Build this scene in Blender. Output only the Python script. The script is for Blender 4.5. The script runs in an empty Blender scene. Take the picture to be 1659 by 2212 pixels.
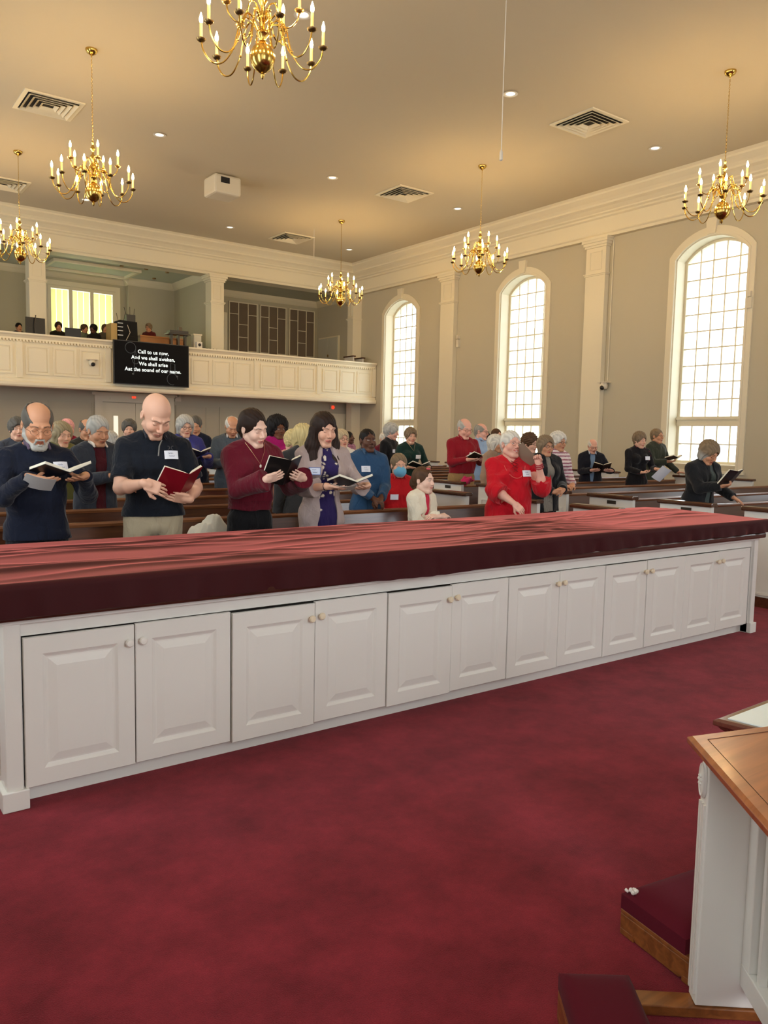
import bpy, bmesh, math, random
import numpy as np
from mathutils import Vector, Matrix, Euler
random.seed(7)
SC = bpy.context.scene
COL = SC.collection
PI = math.pi

# ------------------------------------------------------------------ camera
CX, CY, HC = 829.5, 1106.0, 1.57
VA = np.array([3172., 991.]); VB = np.array([-428., 918.]); PP = np.array([CX, CY])
_a = VA-PP; _b = VB-PP
FPX = math.sqrt(-(_a@_b))
_X = np.array([_a[0], -_a[1], -FPX]); _X /= np.linalg.norm(_X)
_Y = np.array([_b[0], -_b[1], -FPX]); _Y /= np.linalg.norm(_Y)
RC = np.stack([_X, _Y, np.cross(_X, _Y)])
def at(x, y, X=None, Y=None, Z=None):
    d = RC@np.array([x-CX, -(y-CY), -FPX])
    t = X/d[0] if X is not None else Y/d[1] if Y is not None else (Z-HC)/d[2]
    return np.array([0, 0, HC])+d*t
cam = bpy.data.cameras.new('camera'); camo = bpy.data.objects.new('camera', cam); COL.objects.link(camo)
camo.matrix_world = Matrix.Translation((0, 0, HC)) @ Matrix([list(r) for r in RC]).to_4x4()
cam.sensor_fit = 'VERTICAL'; cam.sensor_height = 24; cam.lens = 24*FPX/2212
cam.clip_start = .05; cam.clip_end = 200
SC.camera = camo
# ------------------------------------------------------------------ light and exposure
SKY = 1.0; EXPO = 2.3
BULB = 78.0
SC.view_settings.view_transform = 'Standard'; SC.view_settings.look = 'None'
SC.view_settings.exposure = EXPO; SC.view_settings.gamma = 1; SC.view_settings.use_curve_mapping = False
w = bpy.data.worlds.new('sky'); SC.world = w; w.use_nodes = True
nt = w.node_tree; bg = nt.nodes['Background']
bg.inputs[0].default_value = (.86, .93, 1, 1); bg.inputs[1].default_value = SKY
SC.cycles.use_denoising = True
SC.cycles.max_bounces = 8; SC.cycles.diffuse_bounces = 5; SC.cycles.transparent_max_bounces = 8
SC.cycles.sample_clamp_indirect = 6
def area(name, loc, size, rot, energy, col=(1, 1, 1), portal=False):
    l = bpy.data.lights.new(name, 'AREA'); l.shape = 'RECTANGLE'; l.size, l.size_y = size
    l.energy = energy; l.color = col
    if portal: l.cycles.is_portal = True
    o = bpy.data.objects.new(name, l); o.location = loc; o.rotation_euler = rot; COL.objects.link(o); return o
WIN_Y = [19.75, 14.62, 9.40, 4.18, -1.04]
# daylight from the windows of the left wall and of the chancel behind the photographer
for y in (-1.04, 4.18, 9.4, 14.62, 19.75):
    area('daylight_left', (-1.35, y, 3.5), (4.6, 1.5), (0, -PI/2, 0), 24, (.9, .95, 1))
for x in (1.2, 14.0-1.2):
    area('daylight_chancel', (x, -5.55, 3.6), (2.2, 4.4), (-PI/2, 0, PI), 40, (.93, .96, 1))
area('daylight_loft', (7.0, 25.35, 4.9), (1.5, 1.6), (-PI/2, 0, 0), 22, (.95, 1, .85))

# ------------------------------------------------------------------ materials
def nodes(name):
    m = bpy.data.materials.new(name); m.use_nodes = True
    t = m.node_tree; return m, t, t.nodes['Principled BSDF']
def hexc(r, g, b):
    f = lambda c: ((c/255+.055)/1.055)**2.4 if c > 10 else c/255/12.92
    return (f(r), f(g), f(b), 1)
_mc = {}
def mat(name, col, rough=.6, metal=0, spec=.5, bump=0, bscale=40, var=0, vscale=6, sheen=0, coat=0, emit=None, es=0):
    if name in _mc: return _mc[name]
    m, t, p = nodes(name)
    p.inputs['Base Color'].default_value = col; p.inputs['Roughness'].default_value = rough
    p.inputs['Metallic'].default_value = metal; p.inputs['Specular IOR Level'].default_value = spec
    if sheen: p.inputs['Sheen Weight'].default_value = sheen; p.inputs['Sheen Roughness'].default_value = .4
    if coat: p.inputs['Coat Weight'].default_value = coat; p.inputs['Coat Roughness'].default_value = .15
    tc = t.nodes.new('ShaderNodeTexCoord')
    if var:
        n = t.nodes.new('ShaderNodeTexNoise'); n.inputs['Scale'].default_value = vscale; n.inputs['Detail'].default_value = 5
        mx = t.nodes.new('ShaderNodeMix'); mx.data_type = 'RGBA'; mx.blend_type = 'MULTIPLY'; mx.inputs[0].default_value = 1
        r = t.nodes.new('ShaderNodeMapRange'); r.inputs[1].default_value = .3; r.inputs[2].default_value = .7
        r.inputs[3].default_value = 1-var; r.inputs[4].default_value = 1+var*.3
        t.links.new(tc.outputs['Object'], n.inputs['Vector']); t.links.new(n.outputs[0], r.inputs[0])
        mx.inputs[6].default_value = col; t.links.new(r.outputs[0], mx.inputs[7]); t.links.new(mx.outputs[2], p.inputs['Base Color'])
    if bump:
        n2 = t.nodes.new('ShaderNodeTexNoise'); n2.inputs['Scale'].default_value = bscale; n2.inputs['Detail'].default_value = 4
        b = t.nodes.new('ShaderNodeBump'); b.inputs['Strength'].default_value = bump; b.inputs['Distance'].default_value = .01
        t.links.new(tc.outputs['Object'], n2.inputs['Vector']); t.links.new(n2.outputs[0], b.inputs['Height']); t.links.new(b.outputs[0], p.inputs['Normal'])
    if emit: p.inputs['Emission Color'].default_value = emit; p.inputs['Emission Strength'].default_value = es
    _mc[name] = m; return m
def wood(name, c1, c2, rough=.3, coat=.4, axis=0, sc=3):
    if name in _mc: return _mc[name]
    m, t, p = nodes(name); L = t.links
    tc = t.nodes.new('ShaderNodeTexCoord'); mp = t.nodes.new('ShaderNodeMapping')
    s = [14, 14, 14]; s[axis] = .8; mp.inputs['Scale'].default_value = s
    n = t.nodes.new('ShaderNodeTexNoise'); n.inputs['Scale'].default_value = sc; n.inputs['Detail'].default_value = 6; n.inputs['Distortion'].default_value = .6
    cr = t.nodes.new('ShaderNodeValToRGB'); cr.color_ramp.elements[0].position = .3; cr.color_ramp.elements[1].position = .7
    cr.color_ramp.elements[0].color = c1; cr.color_ramp.elements[1].color = c2
    L.new(tc.outputs['Object'], mp.inputs[0]); L.new(mp.outputs[0], n.inputs['Vector']); L.new(n.outputs[0], cr.inputs[0]); L.new(cr.outputs[0], p.inputs['Base Color'])
    p.inputs['Roughness'].default_value = rough; p.inputs['Coat Weight'].default_value = coat; p.inputs['Coat Roughness'].default_value = .12
    b = t.nodes.new('ShaderNodeBump'); b.inputs['Strength'].default_value = .06; L.new(n.outputs[0], b.inputs['Height']); L.new(b.outputs[0], p.inputs['Normal'])
    _mc[name] = m; return m
WALL = mat('wall_paint', hexc(188, 181, 160), .85, bump=.03, bscale=180)
CEIL = mat('ceiling_paint', hexc(200, 189, 165), .9)
TRIM = mat('trim_paint', hexc(222, 214, 190), .5)
WHITE = mat('white_paint', hexc(219, 216, 209), .42, bump=.02, bscale=60)
BALC = mat('balcony_paint', hexc(236, 228, 204), .45)
PEWW = wood('pew_wood', hexc(66, 34, 18), hexc(90, 50, 28), .30, .3)
CAPW = wood('cap_wood', hexc(60, 34, 22), hexc(92, 56, 36), .22, .5, axis=1)
OAK = wood('oak_wood', hexc(104, 58, 26), hexc(142, 86, 42), .35, .3)
CHERRY = wood('cherry_wood', hexc(130, 66, 34), hexc(160, 88, 48), .3, .45)
BRASS = mat('brass', (.62, .42, .11, 1), .2, metal=1)
DBRASS = mat('dark_brass', (.28, .19, .08, 1), .35, metal=1)
CANDLE = mat('candle_sleeve', hexc(245, 205, 120), .5, emit=(1, .6, .18, 1), es=.12)
BULBM = mat('bulb_glow', (1, .8, .5, 1), .4, emit=(1, .66, .28, 1), es=BULB)
BLACK = mat('black_plastic', hexc(18, 18, 20), .35)
SLOT = mat('dark_slot', hexc(30, 24, 18), .9)
PLASTIC = mat('cream_plastic', hexc(214, 206, 186), .45)
RED = mat('red_light', (.9, .02, .01, 1), .4, emit=(1, .03, .01, 1), es=.5)
KNOB = mat('knob_wood', hexc(224, 208, 180), .4)
KNOBW = mat('knob_white', hexc(226, 222, 214), .35)
PLATE = mat('plate_metal', hexc(70, 62, 54), .35, metal=.6)

def carpet():
    m, t, p = nodes('red_carpet'); L = t.links
    tc = t.nodes.new('ShaderNodeTexCoord')
    n1 = t.nodes.new('ShaderNodeTexNoise'); n1.inputs['Scale'].default_value = 3.0; n1.inputs['Detail'].default_value = 9; n1.inputs['Roughness'].default_value = .72
    n2 = t.nodes.new('ShaderNodeTexNoise'); n2.inputs['Scale'].default_value = 260; n2.inputs['Detail'].default_value = 3
    cr = t.nodes.new('ShaderNodeValToRGB'); e = cr.color_ramp.elements
    e[0].position = .33; e[0].color = hexc(98, 22, 33); e[1].position = .68; e[1].color = hexc(142, 40, 54)
    mx = t.nodes.new('ShaderNodeMix'); mx.data_type = 'RGBA'; mx.blend_type = 'MULTIPLY'; mx.inputs[0].default_value = .55
    c2 = t.nodes.new('ShaderNodeValToRGB'); c2.color_ramp.elements[0].position = .3; c2.color_ramp.elements[0].color = (.55, .55, .55, 1); c2.color_ramp.elements[1].position = .7; c2.color_ramp.elements[1].color = (1.15, 1.15, 1.15, 1)
    for n in (n1, n2): L.new(tc.outputs['Object'], n.inputs['Vector'])
    L.new(n1.outputs[0], cr.inputs[0]); L.new(n2.outputs[0], c2.inputs[0])
    L.new(cr.outputs[0], mx.inputs[6]); L.new(c2.outputs[0], mx.inputs[7]); L.new(mx.outputs[2], p.inputs['Base Color'])
    b = t.nodes.new('ShaderNodeBump'); b.inputs['Strength'].default_value = .5; b.inputs['Distance'].default_value = .006
    L.new(n2.outputs[0], b.inputs['Height']); L.new(b.outputs[0], p.inputs['Normal'])
    p.inputs['Roughness'].default_value = .95; p.inputs['Specular IOR Level'].default_value = .15
    p.inputs['Sheen Weight'].default_value = .15; p.inputs['Sheen Tint'].default_value = (1, .4, .4, 1)
    return m
CARPET = carpet()
def glassmat():
    m = bpy.data.materials.new('window_glass'); m.use_nodes = True; t = m.node_tree; t.nodes.clear()
    o = t.nodes.new('ShaderNodeOutputMaterial'); mx = t.nodes.new('ShaderNodeMixShader'); tr = t.nodes.new('ShaderNodeBsdfTransparent'); gl = t.nodes.new('ShaderNodeBsdfGlossy'); fr = t.nodes.new('ShaderNodeValue')
    tr.inputs[0].default_value = (.96, .98, .98, 1); gl.inputs['Roughness'].default_value = .03; fr.outputs[0].default_value = .05
    t.links.new(fr.outputs[0], mx.inputs[0]); t.links.new(tr.outputs[0], mx.inputs[1]); t.links.new(gl.outputs[0], mx.inputs[2]); t.links.new(mx.outputs[0], o.inputs[0])
    return m
GLASS = glassmat()

# ------------------------------------------------------------------ mesh helpers
class MB:
    def __init__(s): s.v = []; s.f = []; s.mi = []; s.m = []
    def add(s, vs, fs, M=None, k=0):
        b = len(s.v)
        if M is not None: vs = [tuple(M@Vector(v)) for v in vs]
        s.v += [tuple(v) for v in vs]; s.f += [tuple(i+b for i in f) for f in fs]; s.mi += [k]*len(fs); return s
    def box(s, x0, y0, z0, x1, y1, z1, M=None, k=0):
        vs = [(x, y, z) for z in (z0, z1) for y in (y0, y1) for x in (x0, x1)]
        return s.add(vs, [(0, 2, 3, 1), (4, 5, 7, 6), (0, 1, 5, 4), (2, 6, 7, 3), (0, 4, 6, 2), (1, 3, 7, 5)], M, k)
    def frus(s, x0, z0, x1, z1, ya, dx, yb, M=None, k=0):
        # raised panel in the XZ plane: outer rectangle at ya, inner one (inset dx) at yb
        vs = [(x0, ya, z0), (x1, ya, z0), (x1, ya, z1), (x0, ya, z1), (x0+dx, yb, z0+dx), (x1-dx, yb, z0+dx), (x1-dx, yb, z1-dx), (x0+dx, yb, z1-dx)]
        return s.add(vs, [(4, 5, 6, 7), (0, 1, 5, 4), (1, 2, 6, 5), (2, 3, 7, 6), (3, 0, 4, 7)], M, k)
    def ring(s, x0, z0, x1, z1, wd, y0, y1, M=None, k=0):
        s.box(x0, y0, z0, x1, y1, z0+wd, M, k); s.box(x0, y0, z1-wd, x1, y1, z1, M, k)
        s.box(x0, y0, z0+wd, x0+wd, y1, z1-wd, M, k); return s.box(x1-wd, y0, z0+wd, x1, y1, z1-wd, M, k)
    def lathe(s, prof, n=16, M=None, k=0, cap=True):
        vs = []; fs = []
        for r, z in prof:
            for i in range(n): a = 2*PI*i/n; vs.append((r*math.cos(a), r*math.sin(a), z))
        for j in range(len(prof)-1):
            for i in range(n): i2 = (i+1) % n; fs.append((j*n+i, j*n+i2, (j+1)*n+i2, (j+1)*n+i))
        if cap: fs.append(tuple(range(n))[::-1]); fs.append(tuple(range((len(prof)-1)*n, len(prof)*n)))
        return s.add(vs, fs, M, k)
    def tube(s, pts, r, n=8, M=None, k=0, closed=False):
        pts = [Vector(p) for p in pts]; N = len(pts); vs = []; fs = []
        rr = r if hasattr(r, '__len__') else [r]*N
        up = None
        for i, p in enumerate(pts):
            if closed: d = pts[(i+1) % N]-pts[i-1]
            else: d = pts[min(i+1, N-1)]-pts[max(i-1, 0)]
            d = d.normalized() if d.length > 1e-9 else Vector((0, 0, 1))
            if up is None:
                up = Vector((0, 0, 1)) if abs(d.z) < .9 else Vector((1, 0, 0))
            a = d.cross(up).normalized(); b = a.cross(d).normalized(); up = b
            for q in range(n): t = 2*PI*q/n; vs.append(tuple(p+(a*math.cos(t)+b*math.sin(t))*rr[i]))
        for j in range(N if closed else N-1):
            j2 = (j+1) % N
            for i in range(n): i2 = (i+1) % n; fs.append((j*n+i, j*n+i2, j2*n+i2, j2*n+i))
        if not closed: fs.append(tuple(range(n))[::-1]); fs.append(tuple(range((N-1)*n, N*n)))
        return s.add(vs, fs, M, k)
    def prism(s, poly, axis, a0, a1, M=None, k=0):
        # poly: 2D points; axis 0: (y,z) along x; 1: (x,z) along y; 2: (x,y) along z
        def P(p, a): return (a, p[0], p[1]) if axis == 0 else (p[0], a, p[1]) if axis == 1 else (p[0], p[1], a)
        n = len(poly); vs = [P(p, a0) for p in poly]+[P(p, a1) for p in poly]
        fs = [tuple(range(n)), tuple(range(n, 2*n))[::-1]]+[(i, i+n, (i+1) % n+n, (i+1) % n) for i in range(n)]
        return s.add(vs, fs, M, k)
    def sphere(s, c, r, n=12, m=8, M=None, k=0, sc=(1, 1, 1)):
        vs = []; fs = []
        for j in range(m+1):
            ph = PI*j/m
            for i in range(n):
                th = 2*PI*i/n; vs.append((c[0]+r*sc[0]*math.sin(ph)*math.cos(th), c[1]+r*sc[1]*math.sin(ph)*math.sin(th), c[2]+r*sc[2]*math.cos(ph)))
        for j in range(m):
            for i in range(n): i2 = (i+1) % n; fs.append((j*n+i, (j+1)*n+i, (j+1)*n+i2, j*n+i2))
        return s.add(vs, fs, M, k)
    def build(s, name, mats, parent=None, smooth=False, bevel=0, loc=None):
        me = bpy.data.meshes.new(name); me.from_pydata(s.v, [], s.f)
        if not isinstance(mats, (list, tuple)): mats = [mats]
        for m in mats: me.materials.append(m)
        me.polygons.foreach_set('material_index', s.mi)
        bm = bmesh.new(); bm.from_mesh(me); bmesh.ops.remove_doubles(bm, verts=bm.verts, dist=1e-6) if smooth else None
        bmesh.ops.recalc_face_normals(bm, faces=bm.faces); bm.to_mesh(me); bm.free()
        if smooth:
            me.polygons.foreach_set('use_smooth', [True]*len(me.polygons)); me.set_sharp_from_angle(angle=math.radians(42))
        o = bpy.data.objects.new(name, me); COL.objects.link(o)
        if bevel:
            b = o.modifiers.new('bevel', 'BEVEL'); b.width = bevel; b.segments = 2; b.limit_method = 'ANGLE'; b.angle_limit = .9
        if parent is not None: o.parent = parent
        if loc is not None: o.location = loc
        return o
def empty(name, loc=(0, 0, 0), rz=0):
    o = bpy.data.objects.new(name, None); COL.objects.link(o); o.location = loc; o.rotation_euler = (0, 0, rz); o.empty_display_size = .1; return o
def tag(o, label, cat, group=None, kind=None):
    if label: o['label'] = label
    if cat: o['category'] = cat
    if group: o['group'] = group
    if kind: o['kind'] = kind
    return o
def struct(o): o['kind'] = 'structure'; return o
def thing(name, label, cat, loc=(0, 0, 0), rz=0, group=None): return tag(empty(name, loc, rz), label, cat, group)
def copy_tree(o, parent=None):
    c = o.copy(); COL.objects.link(c)
    if parent is not None: c.parent = parent
    for ch in list(o.children): copy_tree(ch, c)
    return c

# ------------------------------------------------------------------ room shell
XL, XR, YF, YB, ZC = -1.0, 15.0, -5.2, 22.38, 7.10
YBB = 26.0
o = struct(MB().box(XL-.5, YF-.5, -.1, XR+.5, YBB+.3, 0).build('floor', CARPET))
o = struct(MB().box(XL-.5, YF-.5, ZC, XR+.5, 22.25, ZC+.1).build('ceiling', CEIL))
def arch_poly(y0, y1, z0, zs, za, n=16):
    # segmental arch outline (y,z), anticlockwise from bottom left
    c = (y0+y1)/2; h = (y1-y0)/2; r = (h*h+(za-zs)**2)/(2*(za-zs)); zc = za-r; a = math.asin(h/r)
    return [(y0, z0), (y1, z0)]+[(c+r*math.sin(t), zc+r*math.cos(t)) for t in [a-2*a*i/n for i in range(n+1)]]
WZ0, WZS, WZA, WH = 1.12, 5.38, 5.76, .80
def wall_with_windows(name, x_in, x_out, y0, y1, ztop, cents, mtl):
    # a wall in the YZ plane with arched openings, built as pier strips and arch strips
    m = MB(); ys = y0; xa, xb = min(x_in, x_out), max(x_in, x_out)
    for c in sorted(cents):
        a, b = c-WH, c+WH
        m.box(xa, ys, 0, xb, a, ztop); m.box(xa, a, 0, xb, b, WZ0)
        top = arch_poly(a, b, 0, WZS, WZA)[2:]   # from y1 side to y0 side
        poly = [(a, ztop)]+[(p[0], p[1]) for p in top[::-1]]+[(b, ztop)]
        for (p, q) in zip(poly[1:-2], poly[2:-1]):
            m.prism([(p[0], p[1]), (q[0], q[1]), (q[0], ztop), (p[0], ztop)], 0, xa, xb)
        ys = b
    m.box(xa, ys, 0, xb, y1, ztop)
    return m.build(name, mtl)
struct(wall_with_windows('wall_right', XR, XR+.5, YF, YBB+.3, ZC, WIN_Y, WALL))
struct(wall_with_windows('wall_left', XL, XL-.5, YF, YBB+.3, ZC, WIN_Y, WALL))
# chancel wall behind the photographer with three tall openings
m = MB(); xs = XL
for x in (1.2, 12.8):
    m.box(xs, YF-.3, 0, x-1.1, YF, ZC); m.box(x-1.1, YF-.3, 0, x+1.1, YF, 1.4); m.box(x-1.1, YF-.3, 5.8, x+1.1, YF, ZC); xs = x+1.1
m.box(xs, YF-.3, 0, XR, YF, ZC); struct(m.build('wall_front', WALL))
wn = [0]
def window(side, c):
    wn[0] += 1
    s = 1 if side == 'right' else -1; xi = XR if s > 0 else XL
    root = struct(empty('window_%d' % wn[0], (xi, c, 0)))
    def X(d): return s*d
    # casing on the room side
    m = MB(); n = 16; wd = .15
    out = arch_poly(-WH-wd, WH+wd, WZ0-.1, WZS+.06, WZA+.17, n)[1:]; inn = arch_poly(-WH, WH, WZ0-.1, WZS, WZA, n)[1:]
    out = out+[(-WH-wd, WZ0-.1)]; inn = inn+[(-WH, WZ0-.1)]
    for i in range(len(out)-1):
        m.prism([out[i], out[i+1], inn[i+1], inn[i]], 0, X(-.035), X(.0))
        e = [(out[i][0]*.3+inn[i][0]*.7, out[i][1]*.3+inn[i][1]*.7), (out[i+1][0]*.3+inn[i+1][0]*.7, out[i+1][1]*.3+inn[i+1][1]*.7)]
        m.prism([e[0], e[1], inn[i+1], inn[i]], 0, X(-.05), X(-.03))
    m.box(X(-.06), -WH-wd-.03, WZ0-.16, X(.05), WH+wd+.03, WZ0-.1)
    m.build('casing', TRIM, root)
    m = MB(); m.prism([(-.09, WZA+.02), (.09, WZA+.02), (.12, WZA+.33), (-.12, WZA+.33)], 0, X(-.08), X(0)); m.build('keystone', TRIM, root)
    # deep reveal lining
    m = MB(); ap = arch_poly(-WH, WH, WZ0, WZS, WZA, n); t = .02
    for i in range(len(ap)):
        p, q = Vector(ap[i]), Vector(ap[(i+1) % len(ap)]); d = (q-p).normalized(); nn = Vector((-d.y, d.x))
        m.prism([tuple(p), tuple(q), tuple(q+nn*t), tuple(p+nn*t)], 0, X(0), X(.5))
    m.build('reveal', TRIM, root)
    # sash frame at depth
    xd = .3
    m = MB(); fw = .075
    out = arch_poly(-WH+.02, WH-.02, WZ0+.02, WZS, WZA-.02, n); inn = arch_poly(-WH+fw, WH-fw, WZ0+fw, WZS-.01, WZA-fw, n)
    for i in range(len(out)):
        j = (i+1) % len(out); m.prism([out[i], out[j], inn[j], inn[i]], 0, X(xd), X(xd+.06))
    m.box(X(xd-.04), -WH+.03, 1.93, X(xd+.06), WH-.03, 2.13)
    m.box(X(xd-.07), -WH+.03, 2.06, X(xd), WH-.03, 2.11)
    m.build('sash_frame', TRIM, root)
    m = MB(); b = .013
    cy = (2*(WH-fw))/5
    h = WH; r = (h*h+(WZA-WZS)**2)/(2*(WZA-WZS)); zc = WZA-r
    for i in range(1, 5):
        y = -(WH-fw)+cy*i; zt = zc+math.sqrt(r*r-y*y)-.06
        m.box(X(xd+.015), y-b, WZ0+.06, X(xd+.045), y+b, 1.95); m.box(X(xd+.015), y-b, 2.1, X(xd+.045), y+b, zt)
    for k in range(1, 10):
        z = 2.13+.356*k
        if z < WZA-.1: m.box(X(xd+.017), -WH+fw, z-b, X(xd+.043), WH-fw, z+b)
    m.box(X(xd+.017), -WH+fw, 1.55-b, X(xd+.043), WH-fw, 1.55+b)
    m.build('muntin_grid', TRIM, root)
    m = MB(); m.prism(inn, 0, X(xd+.026), X(xd+.03)); m.build('glass_pane', GLASS, root)
for c in WIN_Y: window('right', c)
for c in WIN_Y: window('left', c)

# entablature / cornice along both walls and across the rear (profile: projection, z)
PROF = [(0, 6.18), (.14, 6.18), (.14, 6.24), (.17, 6.27), (.17, 6.30), (.15, 6.31), (.15, 6.60), (.19, 6.63), (.19, 6.67), (.23, 6.70), (.23, 6.73), (.30, 6.80), (.36, 6.84), (.36, 6.88), (.40, 6.93), (.50, 7.02), (.50, 7.06), (.55, 7.10), (0, 7.10)]
struct(MB().prism([(XR-a, z) for a, z in PROF], 1, YF, 22.6).build('trim_1', TRIM))
struct(MB().prism([(XL+a, z) for a, z in PROF], 1, YF, 22.6).build('trim_2', TRIM))
struct(MB().prism([(22.25-a, z) for a, z in PROF], 0, XL, XR).box(XL, 22.22, 6.18, XR, 22.62, 7.1).build('trim_3', TRIM))

# pilasters on the right wall
def pilaster(x, y, sx, sy, label, z0=0, zt=6.18, face=-1, name='pilaster'):
    r = thing(name, label, name, (x, y, z0))
    h = zt-z0
    MB().box(-sx, -sy, 0, sx, sy, h).build('shaft', TRIM, r)
    m = MB()
    for e, a, b in ((.02, h-.83, h-.79), (.04, h-.80, h-.77), (.03, h-.2, h-.15), (.055, h-.15, h-.09), (.085, h-.09, h-.03), (.10, h-.03, h)):
        m.box(-sx-e, -sy-e, a, sx+(0 if name == 'pilaster' else e), sy+e, b)
    m.build('capital', TRIM, r)
    m = MB()
    if name == 'pilaster':
        M = Matrix.Rotation(-PI/2, 4, 'Z') if face < 0 else Matrix.Identity(4)
        M = Matrix.Translation((-sx, 0, 0))@M
        m.ring(-sy*.6, h-.7, sy*.6, h-.28, .02, -.012, .0, M)
    else:
        m.ring(-sx*.6, h-.7, sx*.6, h-.28, .02, -sy-.012, -sy)
    m.build('capital_panel', TRIM, r)
    MB().box(-sx-.03, -sy-.03, 0, sx+(0 if name == 'pilaster' else .03), sy+.03, .16).build('plinth', TRIM, r)
    return r
pilaster(XR-.073, 17.42, .07, .29, 'flat cream pilaster between the rear and middle arched windows')
pilaster(XR-.073, 12.22, .07, .28, 'flat cream pilaster between the middle and nearest arched windows')
pilaster(XR-.073, 6.95, .07, .28, 'flat cream pilaster on the window wall just past the right edge of view')
pilaster(XR-.173, 22.05, .17, .16, 'cream corner pilaster where the loft meets the window wall')
pilaster(5.02, 22.25, .2, .2, 'square cream loft column left of the blinded loft window', 2.9, name='column', face=1)
pilaster(9.98, 22.25, .2, .2, 'square cream loft column between the sound desk and the grilles', 2.9, name='column', face=1)

# rear wall under the loft
m = MB(); m.box(XL, YB, 0, XR, YB+.25, 2.95)
struct(m.build('wall_back', WALL))
m = MB()
def recess(x0, x1, z0, z1):
    m.ring(x0-.03, z0-.03, x1+.03, z1+.03, .03, YB-.03, YB)
    m.box(x0, YB-.006, z0, x1, YB, z1)
for a, b in ((1.0, 2.6), (3.0, 4.88), (5.32, 6.42), (8.85, 9.75), (10.22, 13.55)): recess(a, b, .9, 2.33)
struct(m.build('trim_4', WALL))
m = MB(); m.box(6.5, YB-.07, 0, 6.7, YB, 2.38); m.box(8.55, YB-.07, 0, 8.75, YB, 2.38); m.box(6.5, YB-.07, 2.38, 8.75, YB, 2.56)
m.box(6.44, YB-.1, 2.56, 8.8, YB, 2.64); m.box(6.9, YB-.09, 2.44, 8.35, YB-.06, 2.5)
struct(m.build('trim_5', TRIM))
def door_leaf(root, x0, x1, ztop, slit=None, lab=None):
    m = MB(); m.box(x0, YB-.03, 0, x1, YB-.002, ztop)
    w_ = x1-x0
    for a, b in ((.15, .95), (1.1, ztop-.15)):
        if slit and a > 1: continue
        m.ring(x0+.12, a, x1-.12, b, .025, YB-.045, YB-.02)
    m.build('door_leaf', TRIM, root)
    if slit:
        MB().ring(slit[0]-.03, slit[1]-.03, slit[2]+.03, slit[3]+.03, .03, YB-.05, YB-.02).build('pane_frame', TRIM, root)
        MB().box(slit[0], YB-.04, slit[1], slit[2], YB-.03, slit[3]).build('lit_pane', mat('lit_pane', (1, .97, .85, 1), .4, emit=(1, .95, .78, 1), es=.13), root)
    h = MB().box(x1-.1, YB-.07, .95, x1-.07, YB-.05, 1.15).build('door_handle', BRASS, root)
d1 = struct(empty('door_1')); door_leaf(d1, 6.7, 7.62, 2.36, (7.0, 1.45, 7.13, 2.0)); door_leaf(d1, 7.63, 8.55, 2.36)
d2 = struct(empty('door_2')); door_leaf(d2, 13.75, 14.62, 2.2)
MB().ring(13.65, -.1, 14.72, 2.3, .1, YB-.05, YB-.01).build('door_frame', TRIM, d2)
# exit lamps
for (px, py, lab) in ((289, 858, 'small glowing red exit lamp above the double doors'), (719, 880, 'small glowing red exit lamp above the white side door')):
    p = at(px, py, Y=YB-.06); r = thing('exit_lamp', lab, 'exit light', tuple(p))
    MB().box(-.09, .0, -.06, .09, .06, .08).build('lamp_box', WALL, r)
    MB().sphere((0, -.01, 0), .055, sc=(1, .5, 1)).build('red_lens', RED, r, smooth=True)
p = at(385, 862, Y=YB-.1); r = thing('emergency_light', 'small beige twin emergency light on the wall right of the exit lamp', 'light', tuple(p))
MB().box(-.09, 0, -.07, .09, .1, .05).build('housing', PLASTIC, r)
for s in (-1, 1): MB().sphere((s*.06, -.01, .08), .03, sc=(1, .7, 1)).build('lamp_head', PLASTIC, r, smooth=True)

# loft floor, ceiling, back walls
struct(MB().box(XL, 21.3, 2.66, XR, YBB, 2.95).build('floor_loft', WALL))
struct(MB().box(XL, 22.6, 6.28, XR, YBB+.2, 6.4).build('ceiling_loft', mat('loft_ceiling', hexc(196, 200, 188), .8)))
LOFTW = mat('loft_wall_paint', hexc(178, 172, 150), .85)
m = MB()
m.box(XL, 25.2, 2.95, 6.0, 25.4, 6.3); m.box(6.0, 25.2, 2.95, 8.0, 25.4, 4.0); m.box(6.0, 25.2, 5.85, 8.0, 25.4, 6.3); m.box(8.0, 25.2, 2.95, 8.32, 25.4, 6.3)
m.box(8.32, 24.95, 2.95, 8.42, 25.4, 6.3); m.box(8.42, 24.95, 2.95, 10.0, 25.15, 6.3)
m.box(9.8, 22.45, 2.95, 10.16, 25.0, 6.3); m.box(10.1, 24.7, 2.95, XR, 24.9, 6.3)
struct(m.build('wall_loft', LOFTW))
m = MB(); cp = [(0, 6.28), (.14, 6.28), (.1, 6.2), (.04, 6.12), (0, 6.08)]
m.prism([(25.2-a, z) for a, z in cp], 0, XL, 8.3); m.prism([(24.95-a, z) for a, z in cp], 0, 8.3, 9.8)
m.prism([(24.7-a, z) for a, z in cp], 0, 10.1, XR); m.prism([(XR-a, z) for a, z in cp], 1, 22.5, 24.9)
m.prism([(9.8-a, z) for a, z in cp], 1, 22.5, 24.9); m.prism([(10.16+a, z) for a, z in cp], 1, 22.5, 24.9)
m.prism([(8.32-a, z) for a, z in cp], 1, 24.95, 25.2)
struct(m.build('trim_6', TRIM))
m = MB(); x0, x1, y0, y1 = 5.75, 8.2, 23.4, 24.8
for a, b, c, d in ((x0, y0, x1, y0+.08), (x0, y1-.08, x1, y1), (x0, y0+.08, x0+.08, y1-.08), (x1-.08, y0+.08, x1, y1-.08)): m.box(a, b, 6.2, c, d, 6.28)
struct(m.build('trim_7', TRIM))
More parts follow.
